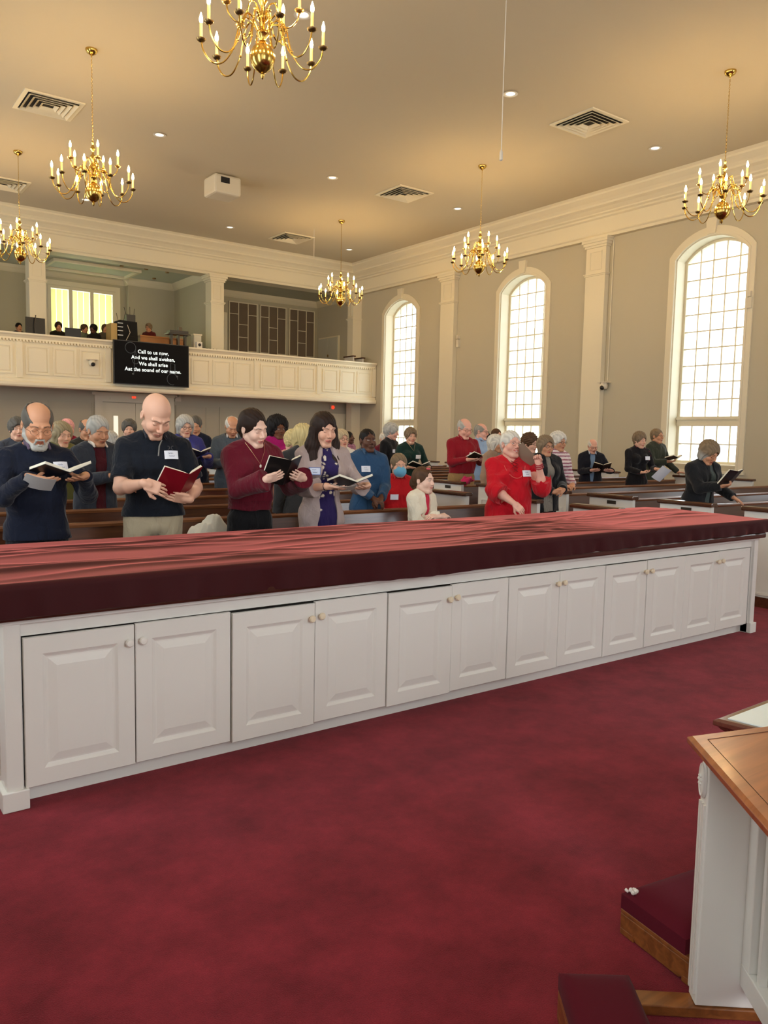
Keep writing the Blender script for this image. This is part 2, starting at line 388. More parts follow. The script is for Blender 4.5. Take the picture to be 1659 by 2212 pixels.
# loft window with blinds
r = struct(empty('window_%d' % 11, (0, 25.2, 0)))
m = MB(); m.ring(6.0, 4.0, 8.0, 5.85, .09, -.06, .02); m.ring(5.86, 3.86, 8.14, 6.0, .14, -.03, .0)
for x in (6.66, 7.28): m.box(x-.05, -.05, 4.05, x+.05, .02, 5.8)
m.build('casing', TRIM, r)
BLIND = mat('blind_fabric', hexc(208, 204, 160), .8, emit=None)
BLIND.node_tree.nodes['Principled BSDF'].inputs['Subsurface Weight'].default_value = 0
tn = BLIND.node_tree; tr = tn.nodes.new('ShaderNodeBsdfTranslucent'); tr.inputs[0].default_value = hexc(226, 222, 176); mxs = tn.nodes.new('ShaderNodeMixShader'); mxs.inputs[0].default_value = .6
out = tn.nodes['Material Output']; tn.links.new(tn.nodes['Principled BSDF'].outputs[0], mxs.inputs[1]); tn.links.new(tr.outputs[0], mxs.inputs[2]); tn.links.new(mxs.outputs[0], out.inputs[0])
for a, b in ((6.09, 6.61), (6.71, 7.23), (7.33, 7.91)):
    m = MB(); n = 3; wd = (b-a)/n
    for i in range(n): m.box(a+wd*i+.006, .05+.01*(i % 2), 4.08, a+wd*(i+1)-.006, .056+.01*(i % 2), 5.76)
    m.build('vertical_blind', BLIND, r)
MB().box(6.05, .14, 4.05, 7.95, .15, 5.8).build('glass_pane', GLASS, r)
# small loft ceiling spots
for i, (px, py) in enumerate(((181, 561), (229, 568), (263, 576), (316, 583), (361, 590), (333, 603))):
    p = at(px, py, Z=6.25); o = MB().lathe([(.05, 0), (.06, .03)], 12).build('ceiling_spot', DBRASS if i > 1 else TRIM, loc=(p[0], p[1], 6.25)); tag(o, 'small round spotlight in the loft ceiling above the blinded window', 'spotlight', 'loft ceiling spots')
# organ grilles
for gi, (a, b) in enumerate(((11.57, 12.62), (12.72, 13.73), (13.85, 14.88))):
    r = thing('organ_grille', ('tall cloth organ grille nearest the loft column', 'middle one of the three organ grilles', 'tall cloth organ grille next to the window wall')[gi], 'grille', (a, 24.68, 3.6))
    W_ = b-a; H_ = 2.35
    MB().box(0, 0, 0, W_, .02, H_).build('grille_cloth', mat('grille_cloth', hexc(112, 98, 82), .9, bump=.3, bscale=300), r)
    m = MB(); m.ring(0, 0, W_, H_, .03, -.02, 0)
    c = W_/3
    for k in (1, 2): m.box(c*k-.012, -.02, 0, c*k+.012, 0, H_)
    for k, zs in enumerate(((.75, 1.95), (.38, 1.2, 1.62), (.75, 1.95))):
        for z in zs: m.box(c*k, -.018, z-.01, c*(k+1), 0, z+.01)
    m.build('grille_frame', TRIM, r)
m = MB(); m.box(11.2, 24.64, 2.95, 11.5, 24.7, 5.55); m.box(11.35, 24.6, 2.95, 11.45, 24.66, 5.55); struct(m.build('trim_8', TRIM))
# cupboard on the loft side wall
r = thing('wall_cupboard', 'small white double door cupboard on the loft side wall', 'cupboard', (XR, 23.85, 4.0))
MB().box(-.05, -.65, -.2, 0, .65, 1.0).build('cupboard_body', TRIM, r)
for s in (-1, 1):
    MB().box(-.08, s*.32-.3, -.15, -.05, s*.32+.3, .95).build('door', mat('cupboard_white', hexc(190, 190, 178), .6), r)
MB().box(-.11, -.06, .3, -.08, -.02, .38).build('latch', DBRASS, r)

# ------------------------------------------------------------------ balcony front
BY = 20.95
r = thing('balcony', 'long cream panelled balcony front across the rear of the hall', 'balcony', (7, BY, 2.62))
m = MB(); zz = lambda z: z-2.62
m.prism([(y, zz(z)) for y, z in ((.5, 2.62), (.02, 2.62), (.0, 2.66), (.0, 2.72), (.06, 2.76), (.06, 2.80), (.1, 2.84), (.1, 3.72), (.06, 3.75), (.06, 3.79), (.02, 3.84), (-.02, 3.87), (-.02, 3.91), (.22, 3.91), (.22, 2.95), (.5, 2.95))], 0, XL-7+.01, 7.98)
m.build('parapet', BALC, r)
m = MB()
x = XL-7+.02
while x < 7.95: m.box(x, .035, zz(3.70), x+.04, .1, zz(3.75)); x += .075
m.build('dentil_trim', BALC, r)
div = [.04+2.13*i for i in range(-0, 8)]
for i, dx in enumerate([8.6-2.13*4+.0, 8.6-2.13*3, 8.6-2.13*2, 8.6-2.13, 8.6, 8.6+2.13, 8.6+4.26]):
    for q, off in enumerate((.14, .78, 1.42)):
        a = dx+off-7; b = a+.56
        m = MB(); m.ring(a, zz(2.92), b, zz(3.62), .035, .075, .1); m.ring(a+.03, zz(2.95), b-.03, zz(3.59), .02, .085, .1)
        m.frus(a+.05, zz(2.97), b-.05, zz(3.57), .099, .03, .085)
        m.build('panel', BALC, r)
    MB().box(dx-.07-7, .06, zz(2.84), dx+.07-7, .1, zz(3.72)).build('divider', BALC, r)
MB().box(14.86-7, .04, zz(2.84), 14.98-7, .1, zz(3.72)).build('divider', BALC, r)

# projection screen
r = thing('projection_screen', 'black screen with white song lyrics hanging on the balcony front', 'screen', (7.58, BY-.09, 2.8))
m = MB(); m.box(-1.02, 0, 0, 1.02, .06, 1.13); m.build('screen_case', BLACK, r)
m = MB(); m.box(-1.0, -.006, .02, 1.0, 0, 1.11); m.build('display', mat('display_black', (.006, .006, .008, 1), .6, spec=.1), r)
LY = mat('lyric_glow', (.9, 1, 1, 1), .5, emit=(.85, 1, 1, 1), es=.16)
def text(body, size, loc, rot, mtl, name, parent, bold=0.0, align='CENTER', ext=.002):
    c = bpy.data.curves.new(name, 'FONT'); c.body = body; c.size = size; c.align_x = align; c.align_y = 'CENTER'; c.extrude = ext; c.offset = bold
    c.space_character = 1.03
    t = bpy.data.objects.new(name, c); COL.objects.link(t)
    dg = bpy.context.evaluated_depsgraph_get(); me = bpy.data.meshes.new_from_object(t.evaluated_get(dg)); COL.objects.unlink(t)
    o = bpy.data.objects.new(name, me); me.materials.clear(); me.materials.append(mtl); COL.objects.link(o)
    o.location = loc; o.rotation_euler = rot; o.parent = parent; return o
for i, s in enumerate(('Call to us now,', 'And we shall awaken,', 'We shall arise', 'Aat the sound of our name.')):
    text(s, .132, (.03, -.01, .865-.155*i), (PI/2, 0, 0), LY, 'lyric_line', r, bold=.0022)
NOTE = mat('faint_note', (.03, .035, .04, 1), .4, emit=(.5, .6, .65, 1), es=.006)
m = MB()
def circ(cx, cz, rr, a0=0, a1=2*PI, w_=.008):
    m.tube([(cx+rr*math.cos(a0+(a1-a0)*i/20), -.008, cz+rr*math.sin(a0+(a1-a0)*i/20)) for i in range(21)], w_, 5)
circ(-.58, .95, .14); circ(-.45, .62, .08); circ(.55, .2, .15, 0, 5); m.tube([(-.5, -.008, .3), (-.46, -.008, .9), (-.42, -.008, .75)], .008, 5)
m.tube([(.25, -.008, .9), (.25, -.008, .7), (.4, -.008, .82)], .012, 5); m.sphere((.68, -.008, .28), .03, sc=(1, .1, .8)); m.sphere((-.52, -.008, .28), .03, sc=(1, .1, .8)); m.tube([(.5, -.008, .45), (.5, -.008, .62), (.62, -.008, .6), (.62, -.008, .4)], .01, 5)
m.build('faint_music_notes', NOTE, r)

def camera_thing(loc, rz, label):
    r = thing('security_camera', label, 'camera', loc, rz)
    MB().box(-.13, -.14, .08, .13, .02, .1).build('bracket', PLASTIC, r)
    MB().lathe([(.06, -.06), (.085, -.03), (.09, .03), (.07, .08)], 16, Matrix.Translation((0, -.06, 0))).build('camera_body', PLASTIC, r, smooth=True)
    MB().sphere((0, -.12, -.03), .055, sc=(1, 1, 1)).build('lens', BLACK, r, smooth=True)
camera_thing(tuple(at(198, 785, Y=BY+.08)), 0, 'white camera with a black lens mounted on the balcony panel left of the screen')
p = at(1308, 835, X=XR-.02); camera_thing((XR-.02, p[1], p[2]), -PI/2, 'white camera with a black lens on the window wall beside the nearest full pilaster')
# wall speakers / thermostats and conduit
for (px, py, lab) in ((990, 740, 'small beige sensor on the wall right of the rear pilaster'), (1620, 652, 'small beige sensor on the wall right of the nearest arched window')):
    p = at(px, py, X=XR-.03); o = MB()
    o.box(-.04, -.05, -.12, .03, .05, .08); o.box(-.06, -.035, .1, .03, .035, .2); tag(o.build('wall_sensor', PLASTIC, loc=(XR-.03, p[1], p[2])), lab, 'sensor')
p0 = at(1334, 520, X=XR-.02); p1 = at(1312, 822, X=XR-.02)
tag(MB().tube([(XR-.015, p1[1], p1[2]), (XR-.015, p1[1], 6.15)], .012, 6).build('conduit', TRIM), 'thin cream cable conduit running up the wall from the wall camera', 'conduit')

# ------------------------------------------------------------------ ceiling fittings
def vent(x, y, label):
    r = thing('ceiling_vent', label, 'vent', (x, y, ZC), 0, 'square ceiling air diffusers')
    S = .48
    MB().box(-S+.05, -S+.05, -.004, S-.05, S-.05, 0).build('duct_opening', SLOT, r)
    for i in range(5):
        s = S-.085*i; d = .012+.010*i
        m = MB(); wd = .05 if i else .07
        # sloped square ring
        o_ = [(-s, -s), (s, -s), (s, s), (-s, s)]; q = s-wd; i_ = [(-q, -q), (q, -q), (q, q), (-q, q)]
        z0, z1 = (-.012, -.02) if i == 0 else (-.01, -.05)
        vs = [(a, b, z0 if i else z1) for a, b in o_]+[(a, b, z1) for a, b in i_]+[(a, b, z0+.012) for a, b in o_]+[(a, b, z1+.01) for a, b in i_]
        if i: vs = [(a, b, -.05) for a, b in o_]+[(a, b, -.012) for a, b in i_]+[(a, b, -.044) for a, b in o_]+[(a, b, -.006) for a, b in i_]
        fs = [(k, (k+1) % 4, (k+1) % 4+4, k+4) for k in range(4)]+[(k+8, k+12, (k+1) % 4+12, (k+1) % 4+8) for k in range(4)]+[(k, k+8, (k+1) % 4+8, (k+1) % 4) for k in range(4)]+[(k+4, (k+1) % 4+4, (k+1) % 4+12, k+12) for k in range(4)]
        m.add(vs, fs); m.build('frame' if i == 0 else 'louvre_ring', TRIM, r)
for x, y, l in ((3.62, 14.86, 'louvred square ceiling vent left of the upper left brass chandelier'), (11.3, 14.86, 'louvred square ceiling vent between the projector and the chandelier over the middle window'), (11.3, 9.58, 'largest louvred square ceiling vent, right of the white pull cord'), (11.35, 20.13, 'small far ceiling vent above the loft column and grilles'), (3.9, 20.1, 'louvred ceiling vent cut by the left edge of the photo')):
    vent(x, y, l)
GLOW = mat('downlight_glow', (1, 1, .9, 1), .4, emit=(1, .97, .85, 1), es=.35)
for x, y, l in ((5.6, 14.95, 'small round downlight in the ceiling left of the projector'), (9.42, 14.95, 'small round downlight in the ceiling right of the projector'), (13.0, 14.95, 'small round downlight near the cornice left of the middle chandelier chain'), (9.4, 9.6, 'small round downlight beside the white pull cord'), (5.55, 9.6, 'small round downlight just right of the nearest chandelier'), (13.2, 9.57, 'small round downlight left of the right-hand chandelier chain'), (9.5, 20.2, 'small round downlight near the rear cornice above the screen'), (13.35, 20.2, 'small round downlight in the rear corner right of the far chandelier'), (5.72, 20.15, 'small round downlight seen under the upper left chandelier')):
    r = thing('downlight', l, 'ceiling light', (x, y, ZC), 0, 'recessed round downlights')
    MB().lathe([(.1, -.001), (.12, -.012), (.085, -.014), (.075, -.004)], 20).build('trim_ring', WHITE, r, smooth=True)
    MB().lathe([(.075, -.006), (.02, -.012)], 16).build('lamp', GLOW, r, smooth=True)
r = thing('projector', 'cream box projector hanging below the ceiling near the left chandelier', 'projector', (7.55, 16.5, ZC))
MB().box(-.28, -.3, -.42, .34, .3, -.02).build('housing', PLASTIC, r, bevel=.05)
MB().box(-.14, -.31, -.2, .06, -.295, -.08).build('label_panel', BLACK, r)
MB().box(-.1, -.1, -.03, .1, .1, 0).build('mount', PLASTIC, r)
r = thing('pull_cord', 'long white pull cord with a slim handle hanging from the ceiling', 'cord', (7.41, 7.7, ZC))
MB().tube([(0, 0, 0), (-.003, 0, -1), (0, 0, -1.83)], .006, 6).build('cord', WHITE, r)
MB().lathe([(.008, -1.96), (.022, -1.95), (.022, -1.85), (.008, -1.82)], 12).build('handle', WHITE, r, smooth=True)
r = thing('pull_cord', 'very thin far cord hanging from the rear ceiling near the far vent', 'cord', (11.35, 18.9, ZC))
MB().tube([(0, 0, 0), (0, 0, -.75)], .005, 5).build('cord', WHITE, r)

# ------------------------------------------------------------------ chandeliers
def spline(pts, n=6):
    P = [Vector(p) for p in pts]; P = [P[0]*2-P[1]]+P+[P[-1]*2-P[-2]]; out = []
    for i in range(1, len(P)-2):
        for k in range(n):
            t = k/n; a, b, c, d = P[i-1:i+3]
            out.append(.5*((2*b)+(-a+c)*t+(2*a-5*b+4*c-d)*t*t+(-a+3*b-3*c+d)*t**3))
    out.append(P[-2]); return [tuple(v) for v in out]
def make_chandelier():
    r = empty('chandelier', (0, 0, 0))
    MB().lathe([(.0, .0), (.085, 0), (.085, -.02), (.07, -.05), (.035, -.075), (.012, -.085), (.012, -.1), (0, -.1)], 20).build('canopy', BRASS, r, smooth=True)
    m = MB(); z = -.1; k = 0
    while z > -1.30:
        R_ = Matrix.Translation((0, 0, z-.014))@Matrix.Rotation(PI/2*(k % 2)+.3, 4, 'Z')
        m.tube([(.008*math.sin(t), 0, .018*math.cos(t)) for t in [2*PI*i/8 for i in range(8)]], .0028, 4, R_, closed=True); z -= .027; k += 1
    m.build('chain', BRASS, r, smooth=True)
    # turned spindle and ball: absolute height minus 7.10
    pr = [(0, -1.28), (.012, -1.29), (.022, -1.31), (.012, -1.34), (.03, -1.38), (.035, -1.40), (.014, -1.43), (.014, -1.47), (.04, -1.5), (.045, -1.52), (.02, -1.56), (.016, -1.6), (.05, -1.63), (.06, -1.66), (.05, -1.69), (.02, -1.72), (.018, -1.76), (.055, -1.79), (.06, -1.81), (.03, -1.85), (.03, -1.87),
          (.06, -1.9), (.095, -1.94), (.115, -1.99), (.118, -2.03), (.105, -2.08), (.075, -2.12), (.035, -2.15), (.012, -2.16), (.02, -2.175), (.012, -2.2), (0, -2.215)]
    MB().lathe(pr, 24, cap=False).build('spindle', BRASS, r, smooth=True)
    for tier, (n, pts, cz, off) in enumerate((
        (10, [(.04, -1.80), (.10, -1.70), (.17, -1.68), (.22, -1.76), (.27, -1.95), (.36, -2.08), (.46, -2.09), (.54, -2.0), (.565, -1.90)], -1.90, .1),
        (5, [(.03, -1.63), (.07, -1.55), (.12, -1.55), (.15, -1.64), (.19, -1.74), (.26, -1.76), (.33, -1.70), (.35, -1.62)], -1.62, .5))):
        for i in range(n):
            a = 2*PI*i/n+off; M = Matrix.Rotation(a, 4, 'Z')
            sp = spline([(x, 0, z) for x, z in pts], 5)
            m = MB(); m.tube(sp, .0075, 7, M)
            q = pts[4]; m.sphere((q[0], 0, q[1]), .014, 8, 6, M); q = pts[3]; m.sphere((q[0], 0, q[1]), .013, 8, 6, M)
            q = pts[2]; m.sphere((q[0], 0, q[1]+.01), .012, 8, 6, M)
            # scroll
            m.tube([(pts[3][0]+.035*math.cos(t)*(1-t/9), 0, pts[3][1]-.05+.035*math.sin(t)*(1-t/9)) for t in [1+j*.6 for j in range(9)]], .005, 5, M)
            arm = m.build('arm', BRASS, r, smooth=True)
            cx = pts[-1][0]; T = M@Matrix.Translation((cx, 0, cz))
            MB().lathe([(.012, -.015), (.03, -.01), (.042, .004), (.045, .012), (.04, .01), (.014, .004), (.014, .03)], 16, T, cap=False).build('drip_pan', DBRASS, arm, smooth=True)
            MB().lathe([(.0135, .01), (.0135, .15), (.012, .152)], 12, T).build('candle_sleeve', CANDLE, arm, smooth=True)
            MB().lathe([(.0, .15), (.011, .155), (.017, .175), (.016, .195), (.008, .225), (.002, .245), (0, .246)], 10, T, cap=False).build('flame_bulb', BULBM, arm, smooth=True)
    return r
ch0 = make_chandelier()
CH = [(3.62, 7.0, .0, 'largest brass candle chandelier, cut by the top edge of the photo'), (3.62, 12.36, .35, 'brass candle chandelier at upper left hanging in front of a ceiling vent'), (3.70, 17.64, .1, 'brass candle chandelier half cut by the left edge above the loft'),
      (11.38, 7.0, .5, 'brass candle chandelier at right in front of the nearest arched window'), (11.38, 12.36, .2, 'brass candle chandelier hanging between the rear and middle arched windows'), (11.45, 17.7, .42, 'smallest farthest brass candle chandelier in front of the loft corner')]
for i, (x, y, a, l) in enumerate(CH):
    c = ch0 if i == 0 else copy_tree(ch0)
    c.location = (x, y, ZC); c.rotation_euler = (0, 0, a); tag(c, l, 'chandelier', 'brass candle chandeliers')

# ------------------------------------------------------------------ cabinet
r = thing('cabinet', 'long low white cabinet of twelve panelled doors under the red cloth', 'cabinet', (.63, 3.42, 0))
L_ = 5.74; D_ = 1.06; Zt = .80
m = MB(); m.box(0, .02, .0, .06, D_, Zt); m.box(L_-.06, .02, 0, L_, D_, Zt); m.box(.06, D_-.03, .0, L_-.06, D_, Zt)
m.box(.06, .03, .725, L_-.06, .07, Zt); m.box(.06, .05, .06, L_-.06, D_, .1); m.box(.06, .022, .725, L_-.06, .05, Zt)
m.build('carcass', WHITE, r)
m = MB(); m.box(-.01, .0, 0, .055, .12, .785); m.box(L_-.05, .0, 0, L_+.01, .12, .785); m.box(-.03, -.015, 0, .075, .14, .085); m.box(L_-.06, -.015, 0, L_+.03, .14, .085)
m.box(-.015, -.005, .78, L_+.015, D_, .8)
m.build('corner_posts', WHITE, r, bevel=.004)
m = MB(); m.box(.0, .075, 0, L_, .1, .10); m.build('toe_kick', WHITE, r)
m = MB(); m.box(-.045, -.045, .80, L_+.045, D_+.03, .845)
m.build('wooden_top', wood('counter_wood', hexc(52, 24, 16), hexc(74, 36, 24)), r, bevel=.012)
# side end panel
m = MB(); M = Matrix.Translation((-.001, 1.0, 0))@Matrix.Rotation(-PI/2, 4, 'Z'); m.ring(.0, .1, .85, .74, .1, -.012, .0, M); m.frus(.13, .23, .72, .61, .0, .05, -.01, M); m.build('end_panel', WHITE, r)
edges = [.69+.4642*i for i in range(13)]
for i in range(12):
    a = edges[i]-.63+.003; b = edges[i+1]-.63-.003
    z0, z1 = .085, .722
    jit = [0, .004, -.008, 0, -.006, .002, 0, .003, 0, -.004, 0, .004][i]
    dr = MB(); yo = .0
    bd = .085
    # stile-and-rail with sunk moulded border and raised field, single skin with depth
    def rect(x0, z_0, x1, z_1, y): return [(x0, y, z_0), (x1, y, z_0), (x1, y, z_1), (x0, y, z_1)]
    loops = [rect(a, z0, b, z1, yo+.02), rect(a, z0, b, z1, yo+.003), rect(a+.003, z0+.003, b-.003, z1-.003, yo), rect(a+bd-.012, z0+bd-.012, b-bd+.012, z1-bd+.012, yo), rect(a+bd, z0+bd, b-bd, z1-bd, yo+.007), rect(a+bd+.006, z0+bd+.006, b-bd-.006, z1-bd-.006, yo+.009), rect(a+bd+.012, z0+bd+.012, b-bd-.012, z1-bd-.012, yo+.0085), rect(a+bd+.045, z0+bd+.045, b-bd-.045, z1-bd-.045, yo+.0005)]
    vs = [v for lp in loops for v in lp]; fs = [(j*4+k, j*4+(k+1) % 4, (j+1)*4+(k+1) % 4, (j+1)*4+k) for j in range(len(loops)-1) for k in range(4)]+[tuple(range(len(vs)-4, len(vs)))]
    dr.add(vs, fs)
    d = dr.build('door', WHITE, r); d.location = (0, jit*.8-.004, jit*.5-.002 if i % 2 == 0 else 0)
    kx = b-.028 if i % 2 == 0 else a+.028
    KM = Matrix.Translation((kx, yo, .648))@Matrix.Rotation(PI/2, 4, 'X')
    MB().lathe([(.0, -.004), (.009, -.002), (.007, .012), (.017, .017), (.019, .024), (.014, .031), (0, .034)], 16, KM, cap=False).build('knob', KNOBW if i < 2 else KNOB, d, smooth=True)

# velvet cloth
def cloth():
    nx, prof = 620, []
    X0, X1, Y0, Y1, ZT = .585, 6.44, 3.365, 4.56, .957
    def hem(x): return float(np.interp(x, [.6, 1.4, 2.0, 2.5, 2.9, 3.35, 3.8, 4.5, 5.4, 6.4], [.818, .822, .818, .805, .800, .816, .834, .842, .846, .85]))
    rnd = np.random.RandomState(3)
    folds = []
    for k in range(46):
        cx = rnd.uniform(.7, 6.3); cy = rnd.uniform(3.5, 4.5); L = rnd.uniform(.35, 1.4); an = rnd.uniform(-.20, .16)+(.22 if cx > 3.8 else 0); wd = rnd.uniform(.018, .05); am = rnd.uniform(.004, .010)
        folds.append((cx, cy, L, an, wd, am, rnd.uniform(-.4, .4)))
    for k in range(9):   # fan of pulls near the crease at the middle
        an = -.35+.09*k+rnd.uniform(-.03, .03); folds.append((3.9+.3*math.cos(an), 3.55+.09*k, .8, an*.6, .022, .008, .3))
    def hz(x, y):
        h = 0.006*np.sin(x*2.1+1)*np.cos(y*3)
        for cx, cy, L, an, wd, am, cv in folds:
            dx, dy = x-cx, y-cy; u = dx*math.cos(an)+dy*math.sin(an); v = -dx*math.sin(an)+dy*math.cos(an)+cv*u*u*.5+.012*np.sin(u*9+cx*5)
            h = h+am*np.exp(-np.abs(v/wd)**1.6)*np.exp(-(u/L)**2*2.2)
        return h
    ys = list(np.linspace(0, 1, 110)); V = []; cols = []
    na = 8; nb = 16
    xs = np.linspace(X0, X1, nx)
    rows = []
    # back drop, top, rolled front edge, front skirt
    for t in np.linspace(0, 1, 5): rows.append(('b', t))
    for t in np.linspace(0, 1, 120): rows.append(('t', t))
    for t in np.linspace(.12, 1, na): rows.append(('r', t))
    for t in np.linspace(.06, 1, nb): rows.append(('s', t))
    R = .03
    P = np.zeros((len(rows), nx, 3))
    for i, (k, t) in enumerate(rows):
        if k == 'b': y = np.full(nx, Y1+.012); z = .84+(ZT-.84)*t+0*xs
        elif k == 't': y = Y1-(Y1-Y0-R)*t+0*xs; z = ZT+hz(xs, y)*min(1, t*12, (1-t)*25+.25)
        elif k == 'r': a = t*PI/2; y = Y0+R-R*math.sin(a)+0*xs; z = ZT-R+R*math.cos(a)+hz(xs, y)*.25*(1-t)
        else:
            hm = np.array([hem(x) for x in xs]); z = (ZT-R)+(hm-(ZT-R))*t+0*xs
            y = Y0-(.004+.006*np.sin(xs*7+np.sin(xs*3)*2)+.004*np.sin(xs*23+1)+.0045*np.sin(xs*41+np.sin(xs*9)))*t*1.2
            y = y-.012*np.exp(-((xs-3.95)/.03)**2)*t-.010*np.exp(-((xs-4.35)/.05)**2)*t
        P[i, :, 0] = xs; P[i, :, 1] = y; P[i, :, 2] = z
    # ends: round the two short sides down
    Vs = P.reshape(-1, 3).tolist(); fs = []
    nr = len(rows)
    for i in range(nr-1):
        for j in range(nx-1): a = i*nx+j; fs.append((a, a+1, a+nx+1, a+nx))
    base = len(Vs)
    for side, j, sg in (('l', 0, -1), ('r', nx-1, 1)):
        prev = [i*nx+j for i in range(nr)]
        for st, (dx, dzf) in enumerate(((.012, .25), (.02, .6), (.024, 1))):
            cur = []
            for i, (k, t) in enumerate(rows):
                x, y, z = P[i, j]; hm = .818 if sg < 0 else .85
                zz_ = z+(min(hm, z)-z)*dzf
                if k == 'r' or k == 's': yy = max(y, Y0+.0)
                Vs.append((x+sg*(dx+.006*math.sin(y*30)*dzf), y, zz_)); cur.append(len(Vs)-1)
            for i in range(nr-1): fs.append((prev[i], prev[i+1], cur[i+1], cur[i]))
            prev = cur
    m = MB(); m.add(Vs, fs); return m
def velvet(name, base, tint):
    m, t, p = nodes(name)
    p.inputs['Base Color'].default_value = base; p.inputs['Roughness'].default_value = .75; p.inputs['Specular IOR Level'].default_value = .25
    p.inputs['Sheen Weight'].default_value = 1; p.inputs['Sheen Roughness'].default_value = .24; p.inputs['Sheen Tint'].default_value = tint
    tc = t.nodes.new('ShaderNodeTexCoord'); n = t.nodes.new('ShaderNodeTexNoise'); n.inputs['Scale'].default_value = 120; b = t.nodes.new('ShaderNodeBump'); b.inputs['Strength'].default_value = .12; b.inputs['Distance'].default_value = .003
    t.links.new(tc.outputs['Object'], n.inputs['Vector']); t.links.new(n.outputs[0], b.inputs['Height']); t.links.new(b.outputs[0], p.inputs['Normal']); return m
VELV = velvet('red_velvet', hexc(54, 4, 8), (.9, .22, .19, 1))
o = cloth().build('velvet_cloth', VELV, smooth=True)
tag(o, 'wrinkled dark red velvet cloth draped over the long white cabinet', 'cloth')

# ------------------------------------------------------------------ pews
def pew(x0, x1, yb, label, group, left_end=False, right_end=True, plate=True, d=.57):
    r = thing('pew', label, 'pew', ((x0+x1)/2, yb, 0), 0, group)
    h = (x1-x0)/2; a, b = -h, h
    lean = .07
    m = MB()
    m.prism([(-.045, .42), (-.02, .42), (.05, .845), (.025, .845)], 0, a+.03, b-.03)
    m.build('backrest', PEWW, r)
    MB().prism([(.015, .84), (.06, .84), (.064, .865), (.05, .875), (.02, .875), (.01, .86)], 0, a+.03, b-.03).build('top_rail', wood('rail_wood', hexc(104, 62, 36), hexc(132, 84, 52), .3, .4), r)
    m = MB(); m.box(a+.03, -d+.12, .40, b-.03, -.03, .44); m.build('seat', PEWW, r, bevel=.008)
    for s, on in ((-1, left_end), (1, right_end)):
        if not on: continue
        x = a if s < 0 else b-.045
        e = MB().box(x, -d+.02, 0, x+.045, .05, .925).build('end_panel', WHITE, r)
        xo = x if s < 0 else x+.045
        M = Matrix.Translation((xo, 0, 0))@Matrix.Rotation(-PI/2 if s < 0 else PI/2, 4, 'Z')
        u0, u1 = (-.05+.06, d-.02-.06) if s < 0 else (-d+.08, .05-.06)
        MB().ring(u0, .12, u1, .76, .02, -.012, .0, M).build('panel_moulding', WHITE, e)
        MB().box(x-.01, -d+.0, 0, x+.055, .06, .1).build('base_block', PEWW, e)
        capm = MB(); cx = x+.0225
        capm.prism([(cx-.05, .925), (cx+.05, .925), (cx+.058, .935), (cx+.058, .952), (cx+.045, .965), (cx-.045, .965), (cx-.058, .952), (cx-.058, .935)], 1, -d-.0, .07)
        capm.build('cap', CAPW, r, bevel=.006)
        if plate and s < 0:
            MB().box(-.06, -.006, .86, .06, 0, .90, Matrix.Translation((xo, -d/2+.02, 0))@Matrix.Rotation(-PI/2, 4, 'Z')).build('number_plate', PLATE, e)
    return r
ordn = ['front', 'second', 'third', 'fourth', 'fifth', 'sixth', 'seventh', 'eighth', 'ninth', 'tenth', 'eleventh', 'twelfth', 'thirteenth']
for k in range(12):
    yb = 5.03 if k == 0 else 6.13+1.07*(k-1)
    pew(-.6, 6.05, yb, 'dark brown wooden pew, %s row of the left block%s' % (ordn[k], ', right behind the draped cabinet' if k == 0 else ''), 'pews of the left block', d=.50 if k == 0 else .6)
for k in range(-1, 13):
    yb = 5.04+.95*k
    pew(7.42, 13.4, yb, 'dark brown pew with white number-plated end panel, %s row of the right block' % ordn[min(k+1, 12)] if k < 12 else 'dark brown pew with white end panel, rearmost row of the right block', 'pews of the right block', left_end=True)

# ------------------------------------------------------------------ implicit surfaces for people
def V3(*a): return np.array(a, float)
class Prim:
    # kinds: cone (a,b,ra,rb), ell (c,r), half (n,d) ; optional frame (R,o): world = R@local+o
    def __init__(s, kind, *a, R=None, o=None, sq=None):
        s.kind = kind; s.a = a; s.R = R; s.o = o; s.sq = sq
    def loc(s, p):
        if s.o is not None: p = p-s.o
        if s.R is not None: p = p@s.R
        return p
    def d(s, p):
        p = s.loc(p); k = s.kind; a = s.a
        if k == 'cone':
            A, B, ra, rb = a; q = p-A; ab = B-A
            if s.sq is not None: q = q/s.sq; ab = ab/s.sq
            t = np.clip(q@ab/max(ab@ab, 1e-12), 0, 1)
            dd = np.linalg.norm(q-t[..., None]*ab, axis=-1)-(ra+(rb-ra)*t)
            return dd*(min(s.sq) if s.sq is not None else 1)
        if k == 'ell':
            c, r = a; q = p-c; k0 = np.linalg.norm(q/r, axis=-1); k1 = np.linalg.norm(q/(r*r), axis=-1)
            return k0*(k0-1)/np.maximum(k1, 1e-9)
        if k == 'half': return p@a[0]-a[1]
        if k == 'box':
            c, h, rr = a; q = np.abs(p-c)-h
            return np.linalg.norm(np.maximum(q, 0), axis=-1)+np.minimum(q.max(-1), 0)-rr
    def bound(s):
        k = s.kind; a = s.a
        if k == 'cone':
            A, B, ra, rb = a; c = (A+B)/2; sq = np.array(s.sq) if s.sq is not None else np.ones(3)
            r = np.linalg.norm(B-A)/2+max(ra, rb)*sq.max()
        elif k == 'ell': c = a[0]; r = a[1].max()
        elif k == 'box': c = a[0]; r = np.linalg.norm(a[1])+a[2]
        else: return None
        if s.R is not None: c = s.R@c
        if s.o is not None: c = c+s.o
        return c, r
def smin(a, b, k):
    if k <= 0: return np.minimum(a, b)
    h = np.clip(.5+.5*(b-a)/k, 0, 1); return b+(a-b)*h-k*h*(1-h)
def smax(a, b, k): return -smin(-a, -b, k)
